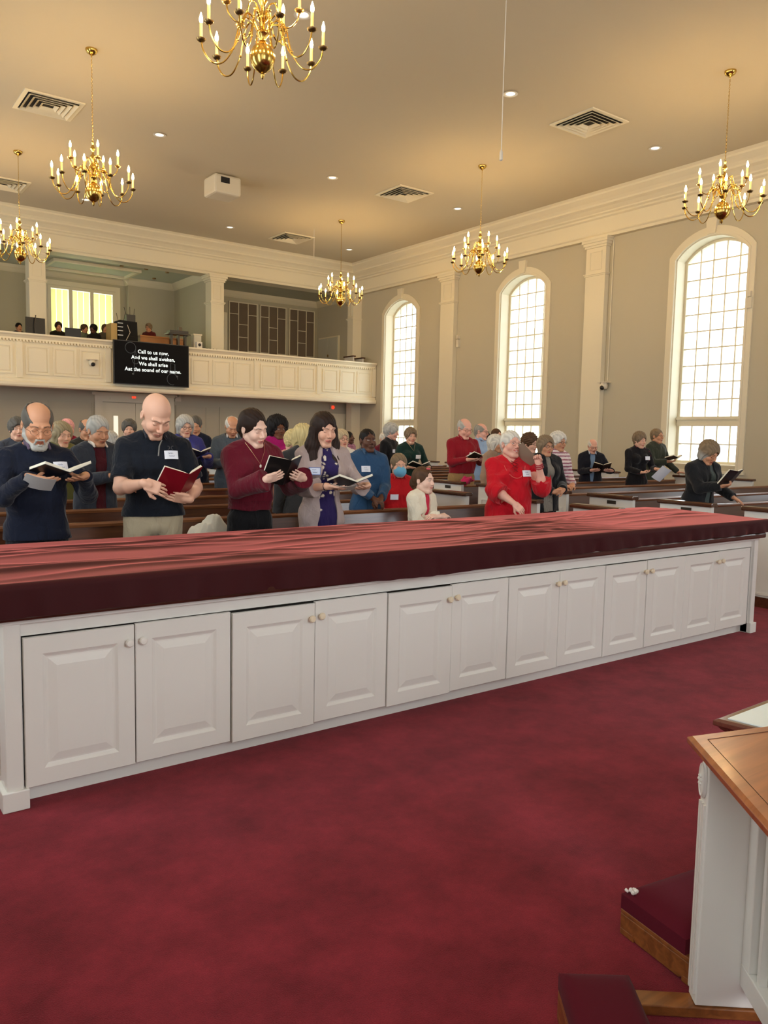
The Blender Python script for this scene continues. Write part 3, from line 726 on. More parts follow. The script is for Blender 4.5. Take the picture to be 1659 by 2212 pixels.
class Field:
    def __init__(s): s.ops = []; s.disp = None
    def u(s, prim, k=.02): s.ops.append(('u', prim, k)); return s
    def s(s, prim, k=.005): s.ops.append(('s', prim, k)); return s
    def i(s, prim, k=.0): s.ops.append(('i', prim, k)); return s
    def bounds(s):
        B = [o[1].bound() for o in s.ops if o[0] == 'u']
        lo = np.min([b[0]-b[1] for b in B], 0)-.03; hi = np.max([b[0]+b[1] for b in B], 0)+.03
        return lo, hi
    def ev(s, pts, cen, rad):
        # pts (nb,m,3) grouped in blocks with centre cen and radius rad
        D = np.full(pts.shape[:2], .5)
        for op, pr, k in s.ops:
            if op in 'us' and pr.kind != 'half':
                c, r = pr.bound(); near = np.linalg.norm(cen-c, axis=-1) < r+rad+k+.05
                if not near.any(): continue
                dd = pr.d(pts[near])
                D[near] = smin(D[near], dd, k) if op == 'u' else smax(D[near], -dd, k)
            else:
                dd = pr.d(pts); D = smax(D, dd if op == 'i' else -dd, k)
        if s.disp is not None: D = D+s.disp(pts)
        return D
    def mesh(s, h, keep=None):
        lo, hi = s.bounds(); nb = 8; H = h*nb
        n = np.ceil((hi-lo)/H).astype(int)+1
        I = np.stack(np.meshgrid(*[np.arange(x) for x in n], indexing='ij'), -1).reshape(-1, 3)
        C = lo+(I+.5)*H; rad = H*.87
        D = s.ev(C[:, None, :], C, 0.3)[:, 0]
        act = np.abs(D) < rad*1.6+.012
        if keep is not None: act &= keep(C)
        I = I[act]; C = C[act]
        if len(I) == 0: return np.zeros((0, 3)), np.zeros((0, 4), int)
        g = np.stack(np.meshgrid(*[np.arange(nb+1)]*3, indexing='ij'), -1).reshape(-1, 3)
        P = lo+(I[:, None, :]*nb+g[None])*h
        F = np.concatenate([s.ev(P[a:a+400], C[a:a+400], rad) for a in range(0, len(I), 400)])
        F = F.reshape(-1, nb+1, nb+1, nb+1); S = F < 0
        c8 = [(i, j, k) for i in (0, 1) for j in (0, 1) for k in (0, 1)]
        cnt = sum(S[:, i:i+nb, j:j+nb, k:k+nb].astype(np.int8) for i, j, k in c8)
        bi, ci, cj, ck = np.nonzero((cnt > 0) & (cnt < 8))
        acc = np.zeros((len(bi), 3)); w_ = np.zeros(len(bi))
        for a in range(8):
            for b in range(a+1, 8):
                A, B = c8[a], c8[b]
                if sum(abs(x-y) for x, y in zip(A, B)) != 1: continue
                fa = F[bi, ci+A[0], cj+A[1], ck+A[2]]; fb = F[bi, ci+B[0], cj+B[1], ck+B[2]]
                m = (fa < 0) != (fb < 0); t = np.where(m, fa/np.where(m, fa-fb, 1), 0)
                acc += np.where(m[:, None], np.array(A)+t[:, None]*(np.array(B)-np.array(A)), 0); w_ += m
        G = I[bi]*nb+np.stack([ci, cj, ck], -1)
        verts = lo+(G+acc/np.maximum(w_, 1)[:, None])*h
        dims = n*nb+2
        key = (G[:, 0]*dims[1]+G[:, 1])*dims[2]+G[:, 2]; od = np.argsort(key); ks = key[od]
        quads = []
        for ax in range(3):
            e = [0, 0, 0]; e[ax] = 1
            u_, v_ = (ax+1) % 3, (ax+2) % 3
            # owned edges: those starting at cell-corner node (i,j,k) in block
            f0 = F[bi, ci, cj, ck]; f1 = F[bi, ci+e[0], cj+e[1], ck+e[2]]
            m = (f0 < 0) != (f1 < 0); Q = G[m]; inside = f0[m] < 0
            du = np.zeros(3, int); du[u_] = 1; dv = np.zeros(3, int); dv[v_] = 1
            idx = []; ok = np.ones(len(Q), bool)
            for off in (0*du, -du, -du-dv, -dv):
                q = Q+off; kk = (q[:, 0]*dims[1]+q[:, 1])*dims[2]+q[:, 2]
                pos = np.clip(np.searchsorted(ks, kk), 0, len(ks)-1); ok &= ks[pos] == kk; idx.append(od[pos])
            q4 = np.stack(idx, -1)[ok]; ins = inside[ok]
            q4[~ins] = q4[~ins][:, ::-1]; quads.append(q4)
        return verts, np.concatenate(quads)
def np_mesh(name, verts, quads, mats, parent, cols=None):
    me = bpy.data.meshes.new(name); me.vertices.add(len(verts)); me.vertices.foreach_set('co', np.asarray(verts, np.float32).ravel())
    me.loops.add(len(quads)*4); me.loops.foreach_set('vertex_index', np.asarray(quads, np.int32).ravel())
    me.polygons.add(len(quads)); me.polygons.foreach_set('loop_start', np.arange(0, len(quads)*4, 4, dtype=np.int32))
    try: me.polygons.foreach_set('loop_total', np.full(len(quads), 4, np.int32))
    except Exception: pass
    me.materials.append(mats); me.update(calc_edges=True); me.polygons.foreach_set('use_smooth', np.ones(len(quads), bool)); me.validate()
    if cols is not None:
        ca = me.color_attributes.new('Col', 'FLOAT_COLOR', 'POINT'); ca.data.foreach_set('color', np.concatenate([cols, np.ones((len(cols), 1))], 1).astype(np.float32).ravel())
    o = bpy.data.objects.new(name, me); COL.objects.link(o); o.parent = parent; return o
def rot(yaw=0, pitch=0, roll=0):
    # local face looks to -Y; pitch>0 looks down; yaw>0 turns to the figure's left (+X)
    cy, sy = math.cos(yaw), math.sin(yaw); cp, sp = math.cos(pitch), math.sin(pitch); cr, sr = math.cos(roll), math.sin(roll)
    Rz = np.array([[cy, -sy, 0], [sy, cy, 0], [0, 0, 1]]); Rx = np.array([[1, 0, 0], [0, cp, -sp], [0, sp, cp]]); Ry = np.array([[cr, 0, sr], [0, 1, 0], [-sr, 0, cr]])
    return Rz@Rx@Ry
def nrm(v): v = np.asarray(v, float); return v/max(np.linalg.norm(v), 1e-9)

_pm = {}
def vcol_mat(name, rough, spec=.4, sss=.0, bump=0, bs=200, sheen=0):
    if name in _pm: return _pm[name]
    m, t, p = nodes(name); a = t.nodes.new('ShaderNodeVertexColor'); a.layer_name = 'Col'
    t.links.new(a.outputs[0], p.inputs['Base Color']); p.inputs['Roughness'].default_value = rough; p.inputs['Specular IOR Level'].default_value = spec
    if sss:
        p.inputs['Subsurface Weight'].default_value = sss; p.inputs['Subsurface Radius'].default_value = (.012, .005, .003); p.inputs['Subsurface Scale'].default_value = .6
    if sheen: p.inputs['Sheen Weight'].default_value = sheen
    if bump:
        tc = t.nodes.new('ShaderNodeTexCoord')
        if name == 'clothing':
            mp = t.nodes.new('ShaderNodeMapping'); mp.inputs['Scale'].default_value = (1, 1, .55); mp.inputs['Rotation'].default_value = (.2, .5, 0)
            n3 = t.nodes.new('ShaderNodeTexNoise'); n3.inputs['Scale'].default_value = 9; n3.inputs['Detail'].default_value = 3; n3.inputs['Distortion'].default_value = 1.2
            b3 = t.nodes.new('ShaderNodeBump'); b3.inputs['Strength'].default_value = .55; b3.inputs['Distance'].default_value = .05
            t.links.new(tc.outputs['Object'], mp.inputs[0]); t.links.new(mp.outputs[0], n3.inputs['Vector']); t.links.new(n3.outputs[0], b3.inputs['Height'])
        n = t.nodes.new('ShaderNodeTexNoise'); n.inputs['Scale'].default_value = bs; b = t.nodes.new('ShaderNodeBump'); b.inputs['Strength'].default_value = bump; b.inputs['Distance'].default_value = .002
        t.links.new(tc.outputs['Object'], n.inputs['Vector']); t.links.new(n.outputs[0], b.inputs['Height']); t.links.new(b.outputs[0], p.inputs['Normal'])
        if name == 'clothing': t.links.new(b3.outputs[0], b.inputs['Normal'])
    _pm[name] = m; return m
SKIN = vcol_mat('skin', .5, .35)
CLOTH = vcol_mat('clothing', .85, .2, bump=.25, bs=350, sheen=.15)
HAIRM = vcol_mat('hair', .55, .2, bump=.5, bs=160)

SK = {'fair': (228, 178, 152), 'pink': (232, 176, 156), 'tan': (206, 150, 116), 'pale': (238, 198, 178), 'brown': (120, 76, 52), 'dark': (98, 62, 46), 'mid': (196, 140, 108)}
HC_ = {'grey': (150, 146, 138), 'white': (214, 210, 200), 'silver': (178, 176, 170), 'dark': (44, 30, 24), 'black': (22, 18, 18), 'brown': (84, 60, 42), 'blond': (206, 186, 132), 'greybrown': (128, 110, 88), 'dgrey': (92, 88, 82)}
def lin(c): return np.array(hexc(*c)[:3])

def person(S):
    """S: dict; builds body + clothing + hair as children of one Empty. Local frame: facing -Y, +X is the figure's left, z up."""
    H = S['h']; s = H/1.75; wd = S.get('wd', 1.0); fat = S.get('fat', 1.0); child = S.get('child', False)
    hs = S.get('hs', 1.0)*(s if not child else s*1.28)   # head scale
    lod = S.get('lod', 1)     # 0 near, 1 mid, 2 far
    hb, hh = ((.010, .0033), (.012, .0055), (.016, .008))[lod]
    x, y = S['xy']; rz = math.radians(S.get('rz', 0)); zoff = S.get('z0', 0)
    root = thing('person', S['label'], 'person', (x, y, zoff), rz, None)
    Rw = np.array([[math.cos(rz), -math.sin(rz), 0], [math.sin(rz), math.cos(rz), 0], [0, 0, 1]])
    def wl(p): return Rw.T@(np.asarray(p, float)-np.array([x, y, zoff]))    # world -> local
    lean = math.radians(S.get('lean', 3)); sit = S.get('sit', False)
    pz = .93*s if not sit else .52
    pel = V3(0, 0, pz)
    def up(zr, yo=0, xo=0):   # point on the spine zr metres above pelvis (before lean)
        return pel+V3(xo, -math.sin(lean)*zr*s+yo*s, math.cos(lean)*zr*s)
    waist = up(.16); chest = up(.34, .0); shc = up(.475, .015); neckb = up(.53, .02); sw = .165*s*wd
    roll = math.radians(S.get('sroll', 0))
    shL = shc+V3(sw, 0, math.sin(roll)*sw-.02*s); shR = shc-V3(sw, 0, math.sin(roll)*sw+.02*s)
    yaw, pit, rol = [math.radians(a) for a in S.get('head', (0, 0, 0))]
    Rh = rot(yaw, pit+lean*.5, rol)
    # head centre: in front of and above neck, neck bends with pitch
    nb = neckb; hc = nb+V3(0, -.02*s-.075*math.sin(pit)*s, 0)+nrm(V3(math.sin(rol)*.5, -math.sin(pit+lean)*.45, 1))*.108*hs
    hc = hc + V3(0, 0, .0)
    if 'top' in S:   # adjust so that the crown reaches the wanted height
        crown = hc[2]+max((Rh@(V3(0, .018, .035)+V3(0, .094*math.sin(t), .086*math.cos(t))))[2] for t in np.linspace(-1.5, 1.5, 13))*hs
        dz = (S['top']-zoff)-crown
        if abs(dz) > .001:
            f = 1+dz/(hc[2]) if not sit else 1
            S2 = dict(S); S2['h'] = H*(S['top']-zoff)/crown if not sit else H
            if sit: pz += dz; pel[2] += dz; [v.__setitem__(2, v[2]+dz) for v in (waist, chest, shc, neckb, shL, shR, hc)]
            else:
                del S2['top']
                for c in list(root.children): bpy.data.objects.remove(c)
                bpy.data.objects.remove(root); return person(S2)
    HF = dict(R=Rh*1.0, o=hc)
    def hp(kind, *a, **k):   # head-local primitive, scaled
        if kind == 'cone': a = (V3(*a[0])*hs, V3(*a[1])*hs, a[2]*hs, a[3]*hs)
        elif kind == 'ell': a = (V3(*a[0])*hs, V3(*a[1])*hs)
        elif kind == 'half': a = (nrm(a[0]), a[1]*hs)
        elif kind == 'box': a = (V3(*a[0])*hs, V3(*a[1])*hs, a[2]*hs)
        return Prim(kind, *a, R=Rh, o=hc, **k)
    fw = S.get('face', 1.0)   # face width/fullness
    fem = S.get('fem', False)
    # ---------- arms
    arms = []
    for sd, sh in ((1, shL), (-1, shR)):
        A = S['L' if sd > 0 else 'R'] if ('L' if sd > 0 else 'R') in S else {}
        if 'w' in A: wr = wl(A['w'])
        else: wr = V3(*A.get('p', (sd*.24, -.03, -.10)))*s*np.array([wd if 'p' not in A else 1, 1, 1])+V3(0, 0, pz)
        la, lb = .285*s, .25*s
        v = wr-sh; dd = np.linalg.norm(v)
        if dd > (la+lb)*.995: wr = sh+v/dd*(la+lb)*.995; v = wr-sh; dd = np.linalg.norm(v)
        pole = nrm(A.get('pole', (sd*.5, .35, -1)))
        ca = (la*la+dd*dd-lb*lb)/(2*la*dd); n_ = v/dd; pp = nrm(pole-n_*(pole@n_))
        el = sh+n_*la*ca+pp*la*math.sqrt(max(0, 1-ca*ca))
        hd = nrm(Rw.T@np.asarray(A['dir'], float)) if 'dirw' in A else nrm(A.get('dir', tuple(nrm(wr-el))))
        hn = nrm(A.get('n', (sd*-1, 0, 0)))   # palm facing direction
        hn = nrm(hn-hd*(hn@hd)); ht = np.cross(hd, hn)*(1 if sd > 0 else -1)   # towards the thumb
        arms.append((sd, sh, el, wr, hd, hn, ht, A.get('curl', .35), A))
    # ---------- body field
    B = Field(); g = .9*fat
    tq = (1, .66*fat**.3, 1)
    def tor(F, off=0, k=.05, seat=True):
        F.u(Prim('cone', pel+V3(-.055*s*wd, 0, -.02*s), pel+V3(.055*s*wd, 0, -.02*s), .115*s*g+off, .115*s*g+off, sq=(1, .82, .95)), k)
        F.u(Prim('cone', waist+V3(-.05*s*wd, -.02*s*(fat-1)*4, 0), waist+V3(.05*s*wd, -.02*s*(fat-1)*4, 0), .103*s*g*fat+off, .103*s*g*fat+off, sq=(1, .85, 1.05)), k)
        F.u(Prim('cone', chest+V3(-.075*s*wd, 0, 0), chest+V3(.075*s*wd, 0, 0), .105*s*g+off, .105*s*g+off, sq=(1, .92, 1.1)), k)
        F.u(Prim('cone', shc+V3(.02, 0, -.012*s), shL+V3(-.03, 0, -.012*s), .062*s+off, .05*s+off), k); F.u(Prim('cone', shc-V3(.02, 0, .012*s), shR+V3(.03, 0, -.012*s), .062*s+off, .05*s+off), k)
        for q in (-1, 1): F.u(Prim('cone', shc+V3(q*sw*.62, .01, .012*s), neckb+V3(q*.015, .008, .0), .040*s+off, .046*s+off*.5), .03)
        if fem:
            for q in (-1, 1): F.u(Prim('ell', chest+V3(q*.068*s*wd, -.085*s*g, .0), V3(.062, .058, .062)*s+off), .04)
    tor(B, -.012)
    neck_r = S.get('neck', .054)*s
    B.u(Prim('cone', nb+V3(0, .005, -.03), hc+Rh@(V3(0, .03, -.05)*hs), neck_r*1.08, neck_r*.98), .03)
    # legs
    legs = []
    for sd in (-1, 1):
        hip = pel+V3(sd*.088*s*wd**.5, 0, -.03*s)
        if sit: kn = hip+V3(sd*.03, -.42*s, .0); an = kn+V3(0, .02, -.42*s); an[2] = max(an[2], .08)
        else: kn = V3(hip[0]+sd*.012, -.01, .50*s); an = V3(hip[0]+sd*.015, .02, .085*s)
        legs.append((sd, hip, kn, an))
        B.u(Prim('cone', hip, kn, .082*s*g, .055*s), .02).u(Prim('cone', kn, an, .052*s, .036*s), .02)
        B.u(Prim('cone', an+V3(0, .02, -.035), an+V3(sd*.01, -.15*s, -.05), .036*s, .032*s), .015)
    af = S.get('armf', 1.0)
    for sd, sh, el, wr, hd, hn, ht, curl, A in arms:
        B.u(Prim('cone', sh, el, .048*s*af, .040*s*af), .025).u(Prim('cone', el, el+(wr-el)*.35, .039*s*af, .040*s*af), .015).u(Prim('cone', el+(wr-el)*.35, wr, .039*s*af, .025*s), .015)
        # hand
        hsz = s*(1.0 if not fem else .92)
        palm = wr+hd*.052*hsz; Rp = np.stack([ht, hd, hn], 1)
        B.u(Prim('cone', wr-hd*.01, wr+hd*.03*hsz, .024*s, .024*hsz), .01)
        B.u(Prim('box', V3(0, 0, 0), V3(.030, .036, .003)*hsz, .010*hsz, R=Rp, o=palm), .012)
        B.u(Prim('cone', wr+hd*.02*hsz+ht*.018*hsz+hn*.006, wr+hd*.062*hsz+ht*.03*hsz+hn*.012, .014*hsz, .012*hsz), .01)
        if lod < 2 or S.get('fingers'):
            for i, (off, ln, rr) in enumerate(((.031, .070, .0088), (.0105, .078, .009), (-.0105, .072, .0088), (-.031, .056, .0078))):
                base = wr+hd*(.093-.004*abs(i-1))*hsz+ht*off*hsz
                c = curl*(1+.12*i); spread = ht*(off*1.6)
                p0 = base-hd*.012*hsz; ang = 0; pt = base
                B.u(Prim('cone', p0, pt, rr*hsz*1.1, rr*hsz*1.05), .006)
                for j, fr in enumerate((.45, .31, .24)):
                    ang += c*(.9 if j == 0 else 1.1); dv = nrm(hd*math.cos(ang)+hn*math.sin(ang)+spread)
                    q = pt+dv*ln*fr*hsz; r0 = rr*(1-.08*j)*hsz; B.u(Prim('cone', pt, q, r0, r0*.92), .003); pt = q
            tb = wr+hd*.035*hsz+ht*.032*hsz+hn*.008; tc_ = A.get('thumb', .5)
            t1 = tb+nrm(hd*.75+ht*.65+hn*tc_)*.040*hsz; t2 = t1+nrm(hd*.95+ht*.15+hn*tc_*.9)*.030*hsz
            B.u(Prim('cone', tb, t1, .0125*hsz, .011*hsz), .008).u(Prim('cone', t1, t2, .0108*hsz, .009*hsz), .003)
        else:
            B.u(Prim('cone', palm+hd*.03, palm+hd*.085*hsz+hn*curl*.05, .018*hsz, .012*hsz, sq=(1, 1, 1)), .01)
    # head
    B.u(hp('ell', (0, .018, .035), (.075, .095, .086)), .02)
    B.u(hp('ell', (0, -.022, -.030), (.060*fw, .066, .080)), .03)
    B.u(hp('cone', (-.018, -.066, -.098), (.018, -.066, -.098), .018, .018), .018)
    for q in (-1, 1):
        B.u(hp('cone', (q*.05*fw, .0, -.058), (q*.018, -.06, -.098), .02*fw, .016), .02)
        B.u(hp('ell', (q*.036*fw, -.058, -.028), (.028*fw, .030, .030)), .018)
        B.u(hp('cone', (q*.012, -.083, .026), (q*.044, -.068, .028), .0115, .009), .014)
    for q in (-1, 1):
        B.s(hp('ell', (q*.031, -.099, .007), (.019, .014, .012)), .012)
        B.u(hp('ell', (q*.031, -.0735, .006), (.0135, .0125, .0115)), .003)
    B.u(hp('cone', (0, -.083, .016), (0, -.108, -.024), .0075, .0105), .008)
    for q in (-1, 1): B.u(hp('ell', (q*.011, -.097, -.031), (.009, .011, .008)), .005)
    sm = S.get('smile', 0); op = S.get('mouth', .3)
    B.u(hp('ell', (0, -.076, -.062), (.03, .018, .02)), .012)
    for q in (-1, 1):
        B.u(hp('cone', (0, -.0955, -.0555), (q*(.020+.005*sm), -.086, -.060+.007*sm), .0045, .0028), .004)
        B.u(hp('cone', (0, -.0935, -.0655-.004*op), (q*(.018+.005*sm), -.086, -.0615-.002*op+.007*sm), .0052, .0028), .004)
    B.s(hp('cone', (-.015, -.101, -.0605-.002*op), (.015, -.101, -.0605-.002*op), .0028+.003*op, .0028+.003*op), .002)
    for q in (-1, 1):
        if S.get('ears', True):
            B.u(hp('ell', (q*.077, .012, -.002), (.008, .018, .030)), .006); B.s(hp('ell', (q*.084, .006, .002), (.005, .009, .016)), .004)
    # mesh: fine near head and hands, coarser elsewhere
    fine_c = [(hc, .19*hs)]+[(a[3]+a[4]*.07, .17*s) for a in arms]
    if S.get('bare'): fine_c += [((a[2]+a[3])/2, .2*s) for a in arms]
    if lod < 2:
        # a nested pair of passes whose seam lies inside the clothing
        def nearf(C, e): return np.any([np.linalg.norm(C-c, axis=-1) < r+e for c, r in fine_c], 0)
        v1, q1 = B.mesh(hh, keep=lambda C: nearf(C, 0)); v2, q2 = B.mesh(hb, keep=lambda C: ~nearf(C, -hb*12))
        # shrink coarse part slightly where it overlaps the fine part
        vs = np.concatenate([v1, v2]); qs = np.concatenate([q1, q2+len(v1)])
    else: vs, qs = B.mesh(hh)
    # ---------- skin colours
    skin = lin(SK[S.get('skin', 'fair')]) if isinstance(S.get('skin', 'fair'), str) else lin(S['skin'])
    cols = np.tile(skin, (len(vs), 1))
    L = ((vs-hc)@Rh)/hs
    def mixc(mask, c): nonlocal cols; cols = cols*(1-mask[:, None])+np.asarray(c)*mask[:, None]
    def seg(a, b, r, sft):
        a = V3(*a); b = V3(*b); ab = b-a; t = np.clip((L-a)@ab/(ab@ab), 0, 1); d = np.linalg.norm(L-a-t[:, None]*ab, axis=-1); return np.clip((r-d)/sft+.5, 0, 1)
    dk = S.get('skin') in ('dark', 'brown')
    px = max(hh/hs*.6, .0016)
    front = (L[:, 1] < -.03)
    cheek = skin*np.array([1.0, .78, .74]) if not dk else skin
    for q in (-1, 1): mixc(np.exp(-(np.linalg.norm(L-V3(q*.04, -.07, -.022), axis=-1)/.022)**2)*.5, cheek)
    mixc(np.exp(-(np.linalg.norm(L-V3(0, -.112, -.024), axis=-1)/.014)**2)*.4, cheek)
    lipc = skin*(np.array([.62, .32, .32]) if not fem else np.array([.72, .32, .35])) if not dk else skin*.7
    for q in (-1, 1):
        mixc(seg((0, -.0985, -.0555), (q*(.022+.005*sm), -.088, -.060+.007*sm), .0042, px)*front, lipc)
        mixc(seg((0, -.098, -.066-.004*op), (q*(.019+.005*sm), -.088, -.062+.007*sm), .0046, px)*front, lipc)
        if S.get('teeth'): mixc(seg((-.012, -.098, -.0605), (.012, -.098, -.0605), .0035, px), (.75, .7, .65))
        else: mixc(seg((-.014, -.097, -.0605-.002*op), (.014, -.097, -.0605-.002*op), .0022+.0016*op, px), skin*.18)
    brow = lin(S.get('brow', HC_.get(S['hair'][1], (80, 60, 50)) if S.get('hair') else (90, 70, 55)))*.7
    for q in (-1, 1):
        mixc(seg((q*.016, -.094, .0275), (q*.034, -.086, .0305), .0036, px)*.8, brow); mixc(seg((q*.034, -.086, .0305), (q*.048, -.070, .024), .0028, px)*.75, brow)
        ey = V3(q*.031, -.086, .006); gz = S.get('gaze', 'down' if pit > .2 else 'open')
        if gz == 'open':
            mixc(seg((q*.023, -.086, .005), (q*.039, -.083, .005), .0038, px), (.62, .58, .55))
            mixc(seg((q*.0305+.003*S.get('gx', 0), -.087, .0055), (q*.0315+.003*S.get('gx', 0), -.087, .0055), .0040, px), (.035, .022, .015))
            mixc(seg((q*.020, -.085, .0088), (q*.042, -.080, .0090), .0024, px)*.95, skin*.06)
        else:
            mixc(seg((q*.020, -.086, -.0005), (q*.031, -.088, -.0025), .0026, px)*.95, skin*.05); mixc(seg((q*.031, -.088, -.0025), (q*.042, -.081, .000), .0026, px)*.95, skin*.05)
            mixc(seg((q*.023, -.087, .013), (q*.040, -.083, .0135), .003, px)*.6, skin*.35)
        mixc(np.exp(-(np.linalg.norm(L-V3(q*.0075, -.100, -.037), axis=-1)/.0042)**2)*.8, skin*.15)
    if S.get('stubble'):  # darker jaw skin: shading put into the colour along with the beard shadow
        mixc(np.clip((-.035-L[:, 2])/.02, 0, 1)*np.clip((-L[:, 1]+.02)/.03, 0, 1)*(L[:, 2] > -.125)*.3, skin*.45)
    # nails
    np_mesh('body', vs, qs, SKIN, root, cols)

    # ---------- clothing
    seed = S.get('seed', int(abs(x*131+y*17)) % 97)
    def folds(amp, fr=1.0):
        rs = np.random.RandomState(seed); D = rs.randn(6, 3); D[:, 2] = D[:, 2]*1.6; D = D/np.linalg.norm(D, axis=1)[:, None]*np.array([18, 26, 33, 45, 22, 60])[:, None]*fr; ph = rs.rand(6)*6
        def f(p):
            w_ = .35*np.sin(p@D[0]*.6+ph[0]); o_ = 0
            for i in range(1, 6): o_ = o_+np.sin(p@D[i]+ph[i]+w_*4)*(.9, .6, .45, .7, .25)[i-1]
            return np.minimum(.0055, amp*(o_*.45+.55*np.abs(np.sin(p@D[3]*.55+2*np.sin(p@D[1]*.35+ph[2])))+.3*np.sin(p@D[5]*.5+3*np.sin(p@D[2]*.3))))
        return f
    def garment(name, spec, off, shirt_only=False):
        col = spec['col']; F = Field()
        hem = spec.get('hem', .80)*s if not sit else pz-.08
        loose = spec.get('loose', .012)+off
        tor(F, loose, k=.06)
        if hem < pz+.02:   # long: continue to the thighs as a widening tube
            bt = V3(0, 0, hem-.03); F.u(Prim('cone', pel+V3(0, 0, .0), bt, .15*s*g*wd**.5+loose, (.15*s*g+spec.get('flare', .02))*wd**.5+loose, sq=(1.12, .78, 1)), .05)
        if spec.get('open'):   # open front: remove a wedge down to the inner layer
            w0, w1 = spec['open']; zt = nb[2]+.06; ox = spec.get('ox', 0)
            F.s(Prim('cone', V3(ox, -.34, zt), V3(ox, -.34, hem-.12), w0*s, w1*s, sq=(1, .36/((w0+w1)*.5*s), 1)), .004)
        ln = spec.get('sleeve', 'long')
        for sd, sh, el, wr, hd, hn, ht, curl, A in arms:
            r0 = (.050*s*af+loose*.7); r1 = .047*s*af+loose*.8; r2 = .034*s+loose*.8+spec.get('cuff', 0)
            dn = nrm(wr-el)
            if ln == 'long':
                F.u(Prim('cone', sh, el, r0, r1), .03).u(Prim('cone', el, wr-dn*.012, r1, r2), .012)
            elif ln == '34':
                e2 = el+(wr-el)*spec.get('sl', .45); F.u(Prim('cone', sh, el, r0, r1+.01), .03).u(Prim('cone', el, e2, r1+.01+spec.get('bell', 0)*.6, r2+.022+spec.get('bell', 0)), .012)
            elif ln == 'short':
                e2 = sh+(el-sh)*.80; F.u(Prim('cone', sh, e2, r0+.0, r1+.014), .03)
        # cuffs: cut flat beyond the wrist
        for sd, sh, el, wr, hd, hn, ht, curl, A in arms:
            dn = nrm(wr-el)
            e2 = wr if ln == 'long' else el+(wr-el)*spec.get('sl', .45) if ln == '34' else sh+(el-sh)*.80
            if ln == 'short': dn = nrm(el-sh)
            a1 = nrm(np.cross(dn, V3(.3, .9, .2))); a2 = np.cross(dn, a1)
            F.s(Prim('box', V3(0, 0, .052), V3(.085, .085, .05), .001, R=np.stack([a1, a2, dn], 1), o=e2), .003)
        F.i(Prim('half', V3(0, 0, -1), -hem), .004)
        nk = spec.get('neck', .0)     # how far down the opening reaches
        nr_ = neck_r*1.0
        if not spec.get('high'):
            F.s(Prim('cone', nb+V3(0, -.01*s, .028*s), nb+V3(0, -.03, .2), nr_+(.024 if S.get('collar') else .012), nr_+.03), .006)
            if nk: F.s(Prim('cone', nb+V3(0, -.08*s, .02), nb+V3(0, -.165*s, -nk), nr_*.75+spec.get('nw', 0), .012), .006)
        else: F.u(Prim('cone', nb+V3(0, -.005, -.02), nb+(hc-nb)*.42+V3(0, .012, 0), nr_+.016, nr_+.012), .02); F.i(Prim('half', nrm(V3(0, -.3, 1)), float(nrm(V3(0, -.3, 1))@(nb+(hc-nb)*.50))), .004)
        F.disp = folds(spec.get('fold', .006)*(1 if lod < 2 else .8))
        v, q = F.mesh((.006, .0085, .012)[lod])
        c = np.tile(lin(col), (len(v), 1))
        pat = spec.get('pat')
        if pat == 'stripe':
            z = v[:, 2]; m_ = (np.sin(z*2*PI/.045) > .35).astype(float)[:, None]; c = c*(1-m_)+lin(spec['col2'])*m_
        elif pat in ('floral', 'plaid'):
            rs = np.random.RandomState(seed+1)
            if pat == 'floral':
                ce = v[rs.choice(len(v), spec.get('nf', 26))]; m_ = np.zeros(len(v))
                for e in ce:
                    for a_ in range(5): m_ = np.maximum(m_, (np.linalg.norm(v-(e+rs.randn(3)*.012*spec.get('fs', 1)), axis=-1) < .008*spec.get('fs', 1)))
                c = c*(1-m_[:, None])+lin(spec['col2'])*m_[:, None]
            else:
                m_ = ((np.sin(v[:, 0]*2*PI/.035) > .5) | (np.sin(v[:, 2]*2*PI/.035) > .5)).astype(float)[:, None]; c = c*(1-m_)+lin(spec['col2'])*m_
        if spec.get('rib'):
            zr = v[:, 2] < hem+spec['rib']; ang = np.arctan2(v[:, 0], -v[:, 1]); c[zr] = c[zr]*(.82+.18*np.sin(ang[zr]*70))[:, None]
        return np_mesh(name, v, q, CLOTH, root, c)
    # trousers / skirt
    bt = S.get('bottom', {'col': (40, 40, 46)})
    F = Field()
    F.u(Prim('cone', pel+V3(-.055*s*wd, 0, -.01*s), pel+V3(.055*s*wd, 0, -.01*s), .109*s*g+.004, .109*s*g+.004, sq=(1, .84, 1.0)), .03)
    if not sit: F.u(Prim('cone', pel+V3(-.045*s*wd, 0, .08*s), pel+V3(.045*s*wd, 0, .08*s), .098*s*g+.004, .098*s*g+.004, sq=(1, .8, 1.0)), .03)
    F.u(Prim('ell', pel+V3(0, 0, -.05*s), V3(.135*s*g*wd**.5, .112*s*g, .10*s)), .04)
    if bt.get('skirt'): F.u(Prim('cone', pel, V3(0, 0, .45*s), .15*s*g, .22*s*g, sq=(1, .8, 1)), .03)
    else:
        for sd, hip, kn, an in legs: F.u(Prim('cone', hip, kn, .092*s*g+.008, .068*s+.008), .02).u(Prim('cone', kn, an, .068*s+.006, .058*s+.006), .02)
    F.i(Prim('half', V3(0, 0, 1), pz+.13*s), .003); F.disp = folds(.005)
    v, q = F.mesh((.009, .012, .018)[lod]); np_mesh('skirt' if bt.get('skirt') else 'trousers', v, q, CLOTH, root, np.tile(lin(bt['col']), (len(v), 1)))
    F = Field()
    for sd, hip, kn, an in legs:
        F.u(Prim('cone', an+V3(0, .03, -.035), an+V3(sd*.015, -.17*s, -.045), .045*s, .04*s), .02); F.u(Prim('cone', an+V3(0, .01, 0), an+V3(0, .01, -.03), .045*s, .05*s), .02)
    F.i(Prim('half', V3(0, 0, -1), 0), .002)
